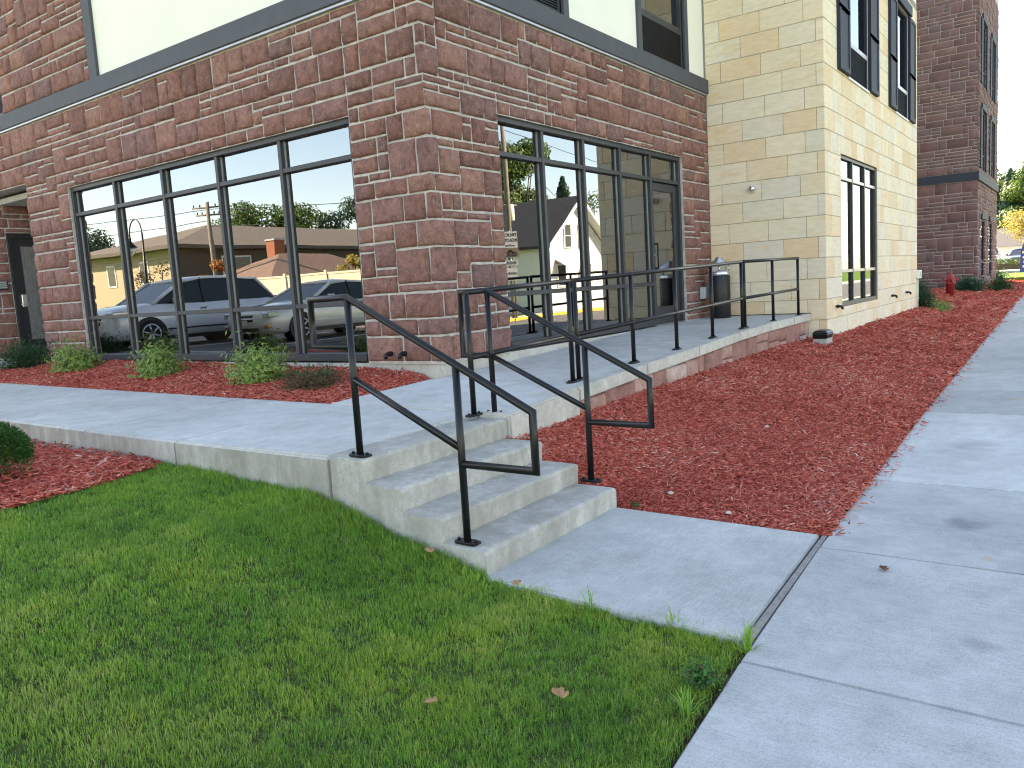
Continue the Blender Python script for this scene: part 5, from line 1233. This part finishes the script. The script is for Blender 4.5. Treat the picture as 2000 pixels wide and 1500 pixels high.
for y in (41.5, 45.5, 49.5):
    wn = MB().box(-21.02, -20.96, y, y + 1.0, 2.3, 3.7).build('window', 'white_paint', ap); MB().box(-20.955, -20.945, y + .1, y + .9, 2.4, 3.6).build('pane', 'car_glass', wn)
for x in (-26, -32, -38, -44):
    wn = MB().box(x, x + 2.2, 38.12, 38.19, 1.9, 3.8).build('window', 'white_paint', ap); MB().box(x + .1, x + 2.1, 38.1, 38.118, 2.0, 3.7).build('pane', 'car_glass', wn)
hs = thing('brown_roof_house', 'low house with reddish brown hip roof and brick chimney mirrored behind the fence', 'house', (-25, 30, -1))
MB().box(-30, -19.5, 28, 35, -1, 1.5).build('wall', 'siding_shade_brown', hs); rf = hiproof(MB(), -30, -19.5, 28, 35, 1.6, 3.4, .5).build('roof', 'roof_red', hs)
MB().box(-24.6, -23.9, 33.0, 33.7, 2.4, 4.3).build('chimney', 'brick_red', rf); MB().box(-24.65, -23.85, 32.95, 33.75, 4.3, 4.4).build('chimney_cap', 'concrete_far', rf)
# ornamental street lamp
lp = thing('street_lamp', 'dark ornamental street lamp with curled arm mirrored in the second window bay', 'street lamp', (-11, 24.5, -.9))
MB().tube([(-11, 24.5, -.9), (-11, 24.5, 3.7)], .06, 10, r_end=.04).lathe((-11, 24.5, -.9), [(.16, 0), (.16, .3), (.08, .5)], 12).build('pole', 'black_plastic', lp)
arc = [(-11 + .0, 24.5 + .45 - .45 * math.cos(a), 3.7 + .55 * math.sin(a)) for a in np.linspace(0, math.pi, 12)]; MB().tube(arc, .025, 8).build('arm', 'black_plastic', lp)
MB().lathe((-11, 25.4, 3.05), [(.03, .65), (.05, .4), (.08, .32), (.22, .18), (.24, .15)], 14).build('shade', 'black_plastic', lp); MB().lathe((-11, 25.4, 2.95), [(.05, -.05), (.14, .05), (.2, .24)], 14).build('globe', 'lamp_lens', lp)
def upole(label, x, y, zg, h, arms, box=False):
    t = thing('utility_pole', label, 'utility pole', (x, y, zg), group='wooden utility poles')
    MB().tube([(x, y, zg), (x, y, zg + h)], .16, 10, r_end=.1).build('pole', 'pole_wood', t)
    for (zz, L_, d) in arms:
        dv = Vector((d[0], d[1], 0)).normalized() * L_; p = Vector((x, y, zg + zz)); MB().tube([p - dv, p + dv], .05, 6).build('crossarm', 'pole_wood', t)
        for s in (-.9, -.5, .5, .9): MB().lathe(tuple(p + dv * s + Vector((0, 0, .05))), [(.03, 0), (.045, .06), (.02, .14)], 8).build('insulator', 'black_plastic', t)
    if box: MB().lathe((x + .25, y, zg + 5.1), [(.15, 0), (.17, .05), (.17, .75), (.1, .85)], 12).build('transformer', 'white_paint', t)
    return t
upole('utility pole with crossarms mirrored in the third window bay', -20, 33.3, -1, 7.3, [(7.0, .9, (.6, 1)), (6.6, .7, (.6, 1))]); upole('thick utility pole mirrored at the left of the storefront by the door', 28.4, -19.4, -.9, 11.5, [(10.6, 1.1, (1, .2)), (5.9, .6, (1, .2))], True)
def wires(label, segs):
    t = thing('overhead_wires', label, 'wires', segs[0][0])
    for a, b, sag in segs:
        a, b = Vector(a), Vector(b); pts = [a.lerp(b, q / 8) - Vector((0, 0, sag * 4 * (q / 8) * (1 - q / 8))) for q in range(9)]; MB().tube(pts, .018, 5).build('wire', 'wire', t)
wires('thin overhead wires running past the mirrored crossarm pole', [((-20, 33.3, 5.9), (-9, 60, 6.6), .5), ((-20, 33.3, 5.3), (-9, 60, 5.4), .5), ((-20, 33.3, 5.9), (-45, 6, 8.5), .8), ((-20, 33.3, 5.0), (-45, 6, 7.6), .8), ((-20, 33.3, 3.6), (-9, 60, 3.8), .4)])
wires('thin overhead wires above the mirrored white house', [((28.4, -19.4, 8.9), (80, -24, 9.0), .8), ((28.4, -19.4, 8.4), (38.5, -21.2, 5.0), .2), ((28.4, -19.4, 9.9), (-30, -19, 9.5), .8), ((28.4, -19.4, 8.2), (44, -32, 6.2), .3), ((28.4, -19.4, 6.2), (-30, -19, 6.0), .6)])
tree('round green tree mirrored behind the apartment roof, left of the dark one', -46, 66, -1, 12.3, 5.2, 'leaf_green', 12000, .40, trunk=.3); tree('second green tree mirrored behind the apartment roof', -50, 62.5, -1, 11.6, 4.8, 'leaf_green', 11000, .40, trunk=.3)
tree('tall dark tree mirrored at the right edge of the wide window', -55, 58, -1, 12.6, 5.0, 'leaf_spruce', 13000, .36, trunk=.3)
tree('dark green tree mirrored at the left edge of the wide window', -30, 65, -1, 9.6, 3.6, 'leaf_spruce', 9000, .34, trunk=.3)
tree('small orange autumn tree mirrored above the car roof', -14.9, 25.6, -.6, 3.6, 1.25, 'leaf_orange', 3200, .16, 'small_tree', trunk=.08); tree('small yellow autumn tree mirrored above the fence', -15.2, 17.3, -.6, 3.0, .9, 'leaf_yellow', 2200, .14, 'small_tree', trunk=.07)
tree('small bronze bare tree mirrored in front of the apartment wall', -13.2, 27.4, -.6, 3.3, 1.3, 'leaf_dry', 1300, .13, 'small_tree', trunk=.08)

# ------------------------------------------------------------------ what the right storefront mirrors
wh = thing('white_house', 'white gabled house with dark shingle roof mirrored in the right storefront', 'house', (37.8, -26, -.9))
x0, x1, xm, yf, yb, ze, za = 34.4, 41.2, 37.8, -21.0, -34.0, 3.3, 6.0
MB().hexa([(x0, yf, -.9), (x1, yf, -.9), (x1, yf, ze), (xm, yf, za), (x0, yf, ze)], [(x0, yb, -.9), (x1, yb, -.9), (x1, yb, ze), (xm, yb, za), (x0, yb, ze)]).build('wall', 'white_siding', wh)
for sgn_, xe in ((-1, x0 - .5), (1, x1 + .6)):
    ze2 = ze + (za - ze) * (-.5 / 3.4) + .06
    MB().hexa([(xe, yf + .55, ze2), (xm, yf + .55, za + .06), (xm, yf + .55, za + .22), (xe, yf + .55, ze2 + .16)], [(xe, yb, ze2), (xm, yb, za + .06), (xm, yb, za + .22), (xe, yb, ze2 + .16)]).build('roof', 'roof_dark', wh)
    MB().hexa([(xe, yf + .552, ze2 - .06), (xm, yf + .552, za + .0), (xm, yf + .552, za + .24), (xe, yf + .552, ze2 + .18)], [(xe, yf + .60, ze2 - .06), (xm, yf + .60, za), (xm, yf + .60, za + .24), (xe, yf + .60, ze2 + .18)]).build('bargeboard', 'white_paint', wh)
for xe in (x0 - .5, x1 + .6):
    ze2 = ze + (za - ze) * (-.5 / 3.4) + .03
    MB().hexa([(xe, yf + .003, ze2), (xm, yf + .003, za + .03), (xm, yf + .003, za + .055), (xe, yf + .003, ze2 + .025)], [(xe, yf + .55, ze2), (xm, yf + .55, za + .03), (xm, yf + .55, za + .055), (xe, yf + .55, ze2 + .025)]).build('soffit', 'white_paint', wh)
def hwin(x, z, w_, h_):
    o = MB().box(x, x + w_, yf + .002, yf + .06, z, z + h_).build('window', 'white_paint', wh); MB().box(x + .09, x + w_ - .09, yf + .062, yf + .07, z + .09, z + h_ / 2 - .03).build('lower_sash', 'car_glass', o); MB().box(x + .09, x + w_ - .09, yf + .062, yf + .07, z + h_ / 2 + .03, z + h_ - .09).build('upper_sash', 'car_glass', o)
hwin(36.3, 2.95, .85, 1.5); hwin(38.0, 2.95, .85, 1.5); hwin(35.4, .6, .95, 1.4); hwin(38.5, .6, .95, 1.4)
for x in (35.3, 38.4): MB().hexa([(x, yf + .0, 2.25), (x + 1.2, yf + .0, 2.25), (x + 1.2, yf + .7, 1.8), (x, yf + .7, 1.8)], [(x, yf, 2.3), (x + 1.2, yf, 2.3), (x + 1.2, yf + .7, 1.85), (x, yf + .7, 1.85)]).build('awning', 'grey_box', wh)
MB().box(x0 + .1, x0 + .45, -30.2, -29.8, 3.5, 6.6).build('chimney', 'brick_red', wh)
MB().box(x0 - .03, x0 - .001, -27.5, -26.6, .6, 2.0).build('side_window', 'car_glass', wh)
# street sign
sg = thing('street_sign', 'mirrored street sign post with truck route sign and smaller plates', 'sign', (25.9, -17.6, -.95))
sxy = Vector((25.9, -17.6)); nrm = Vector((-.66, .75)).normalized(); tg = Vector((nrm.y, -nrm.x))
MB().tube([(sxy.x, sxy.y, -.95), (sxy.x, sxy.y, 3.5)], .03, 8).build('sign_post', 'steel', sg)
def splate(nm, zc_, w_, h_, mat):
    c = Vector((sxy.x + nrm.x * .04, sxy.y + nrm.y * .04, zc_)); a = Vector((tg.x, tg.y, 0)) * w_ / 2; b = Vector((0, 0, h_ / 2)); n_ = Vector((nrm.x, nrm.y, 0)) * .006
    return MB().hexa([c - a - b - n_, c + a - b - n_, c + a + b - n_, c - a + b - n_], [c - a - b + n_, c + a - b + n_, c + a + b + n_, c - a + b + n_]).build(nm, mat, sg)
def stext(txt, zc_, size, par, mat='sign_black', off=0.0):
    cu = bpy.data.curves.new('lettering', 'FONT'); cu.body = txt; cu.size = size; cu.align_x = 'CENTER'; cu.align_y = 'CENTER'; cu.extrude = .001; cu.offset = size * .02
    o = bpy.data.objects.new('tmp_text', cu); COL.objects.link(o); dg = bpy.context.evaluated_depsgraph_get(); me = bpy.data.meshes.new_from_object(o.evaluated_get(dg)); bpy.data.objects.remove(o)
    X = Vector((-tg.x, -tg.y, 0)); Z_ = Vector((nrm.x, nrm.y, 0)); 
    me.transform(Matrix(((X.x, 0, Z_.x, sxy.x + nrm.x * .05 + X.x * off), (X.y, 0, Z_.y, sxy.y + nrm.y * .05 + X.y * off), (0, 1, 0, zc_), (0, 0, 0, 1)))); me.materials.clear(); return link('lettering', me, mat, par)
p1 = splate('truck_route_plate', 3.05, .70, .80, 'sign_white'); stext('TRUCK', 3.28, .21, p1); stext('ROUTE', 3.02, .21, p1)
def bar(par, u0, u1, z0, z1, mat='sign_black'):
    q = lambda u, z, d: (sxy.x - tg.x * u + nrm.x * d, sxy.y - tg.y * u + nrm.y * d, z); MB().hexa([q(u0, z0, .047), q(u1, z0, .047), q(u1, z1, .047), q(u0, z1, .047)], [q(u0, z0, .051), q(u1, z0, .051), q(u1, z1, .051), q(u0, z1, .051)]).build('arrow', mat, par)
bar(p1, -.16, .16, 2.74, 2.77); bar(p1, .14, .2, 2.72, 2.79); bar(p1, -.2, -.14, 2.72, 2.79); bar(p1, -.012, .012, 2.77, 2.86)
p2 = splate('trail_plate', 2.42, .78, .42, 'sign_brown')
for u in (-.17, .17):
    q = [(sxy.x - tg.x * (u + .1 * math.cos(a)) + nrm.x * .052, sxy.y - tg.y * (u + .1 * math.cos(a)) + nrm.y * .052, 2.36 + .1 * math.sin(a)) for a in np.linspace(0, 2 * math.pi, 17)]; MB().tube(q, .016, 6).build('wheel_emblem', 'sign_black', p2)
bar(p2, -.17, .17, 2.42, 2.47); bar(p2, -.08, .1, 2.47, 2.56)
p3 = splate('ends_plate', 1.93, .62, .24, 'sign_white'); stext('ENDS', 1.93, .19, p3); p4 = splate('hour_plate', 1.38, .5, .62, 'sign_white'); stext('HOUR', 1.42, .15, p4)
tree('big leafy tree with autumn tint mirrored behind the white house roof', 50.5, -34, -1, 14.2, 4.8, 'leaf_green', 15000, .36, trunk=.35); tree('green spruce mirrored behind the white house gable', 57.6, -34, -1, 11.6, 3.6, 'leaf_spruce', 9000, .42, 'spruce_tree', 'spruce', .25); tree('loose bare-branched tree mirrored right of the white house', 63.5, -34, -1, 11.4, 3.4, 'leaf_green', 4000, .3, trunk=.3)
tree('leafy green tree mirrored left of the thick utility pole', 45.6, -34, -1, 10.0, 3.4, 'leaf_green', 10000, .36, trunk=.3)

# ------------------------------------------------------------------ far right, beyond the buildings
struct(MB().box(38.6, 52, -3.35, 30, -1, -.26).build('far_lawn', 'far_grass')); struct(MB().box(52.01, 84, -8, 40, -1, -.12).build('far_lot', 'concrete_far')); struct(MB().box(45, 160, -8.3, -3.4, -1.1, -.5).build('roadside_grass', 'far_grass'))
t = thing('clipped_hedge', 'low rounded hedge before the far parked cars', 'hedge', (58, -.8, -.1))
n = 2600; p = np.column_stack([nrng.uniform(57.4, 58.8, n), nrng.uniform(-2.2, 6, n), np.zeros(n)]); p[:, 2] = -.1 + .72 * np.sqrt(np.clip(1 - ((p[:, 0] - 58.1) / .85) ** 2, 0, 1)) * nrng.uniform(.3, 1, n) ** .4
V, F, r_, ed = leaf_cloud(p, np.tile([-.3, -.3, 1.], (n, 1)), .16); tag(link('foliage', fastmesh('foliage', V, F, r_, ed), 'leaf_green', t), kind='stuff'); MB().box(57.8, 58.4, -2, 6, -.3, .3).build('stems', 'stem', t)
far_g = 'cars in the far parking lot'
car('white car parked far off past the far wing', 63.5, 1.3, -.1, -1, SUV, 'car_white', group=far_g); car('dark blue car parked far off beside the white one', 67.5, -1.0, -.1, -1, SED, 'car_navy', group=far_g); car('silver car parked far off behind the hedge', 62.8, 4.2, -.1, -1, SED, 'car_silver', group=far_g)
t = thing('white_outbuilding', 'long low white building with dark roof behind the far cars', 'building', (88, 5, -.2)); MB().box(84, 95, -3, 24, -.3, 1.75).build('wall', 'white_siding', t); MB().hexa([(83.4, -3.5, 1.76), (95.6, -3.5, 1.76), (95.6, 24.5, 1.76), (83.4, 24.5, 1.76)], [(88.5, -3.5, 3.6), (90.5, -3.5, 3.6), (90.5, 24.5, 3.6), (88.5, 24.5, 3.6)]).build('roof', 'roof_dark', t)
MB().box(83.95, 83.99, -.6, .5, .4, 1.3).build('garage_vent', 'grey_box', t)
tree('tall green tree beyond the far parking lot, leftmost', 104, 3.6, -.5, 12.5, 4.4, 'leaf_green', 6000, .5, trunk=.25); tree('blue green spruce beyond the far parking lot', 99, 1.9, -.5, 11, 3.0, 'leaf_spruce', 4500, .5, 'spruce_tree', 'spruce', .2)
tree('pale green tree beyond the far parking lot, at the right picture edge', 97, -1.0, -.5, 11.5, 3.8, 'leaf_green', 6000, .45, trunk=.25); tree('golden maple over the far parked cars', 61.5, -2.5, -.3, 5.6, 2.2, 'leaf_yellow', 2600, .2, trunk=.12)
# feather flag
t = thing('feather_flag', 'blue feather banner with white letters at the right picture edge', 'flag', (40, -2.9, -.3))
fl = MB(); prof = [(0, -.02, .70), (.4, -.03, .74), (1.0, -.06, .78), (1.25, -.12, .80), (1.5, -.22, .80), (1.75, -.36, .82), (2.4, -.6, .84)]
lo = [(40, -2.58 + a, -.05 + z) for z, a, b in prof]; hi = [(40, -2.58 - b, -.05 + z) for z, a, b in prof]
fl.hexa([(40.0 + .0, y_, z_) for _, y_, z_ in lo + hi[::-1]], [(40.012, y_, z_) for _, y_, z_ in lo + hi[::-1]]); fl.build('banner', 'flag_blue', t); MB().tube([(40.006, -3.44, -.6), (40.006, -3.44, 3.0)], .02, 8).build('pole', 'steel', t)
for k, (dz, w_) in enumerate([(.12, .16), (.34, .10), (.56, .16), (.80, .2)]): MB().box(39.99, 39.999, -2.8 - w_ / 2, -2.8 + w_ / 2, .05 + dz, .05 + dz + .11).build('letter_mark', 'sign_white', t)
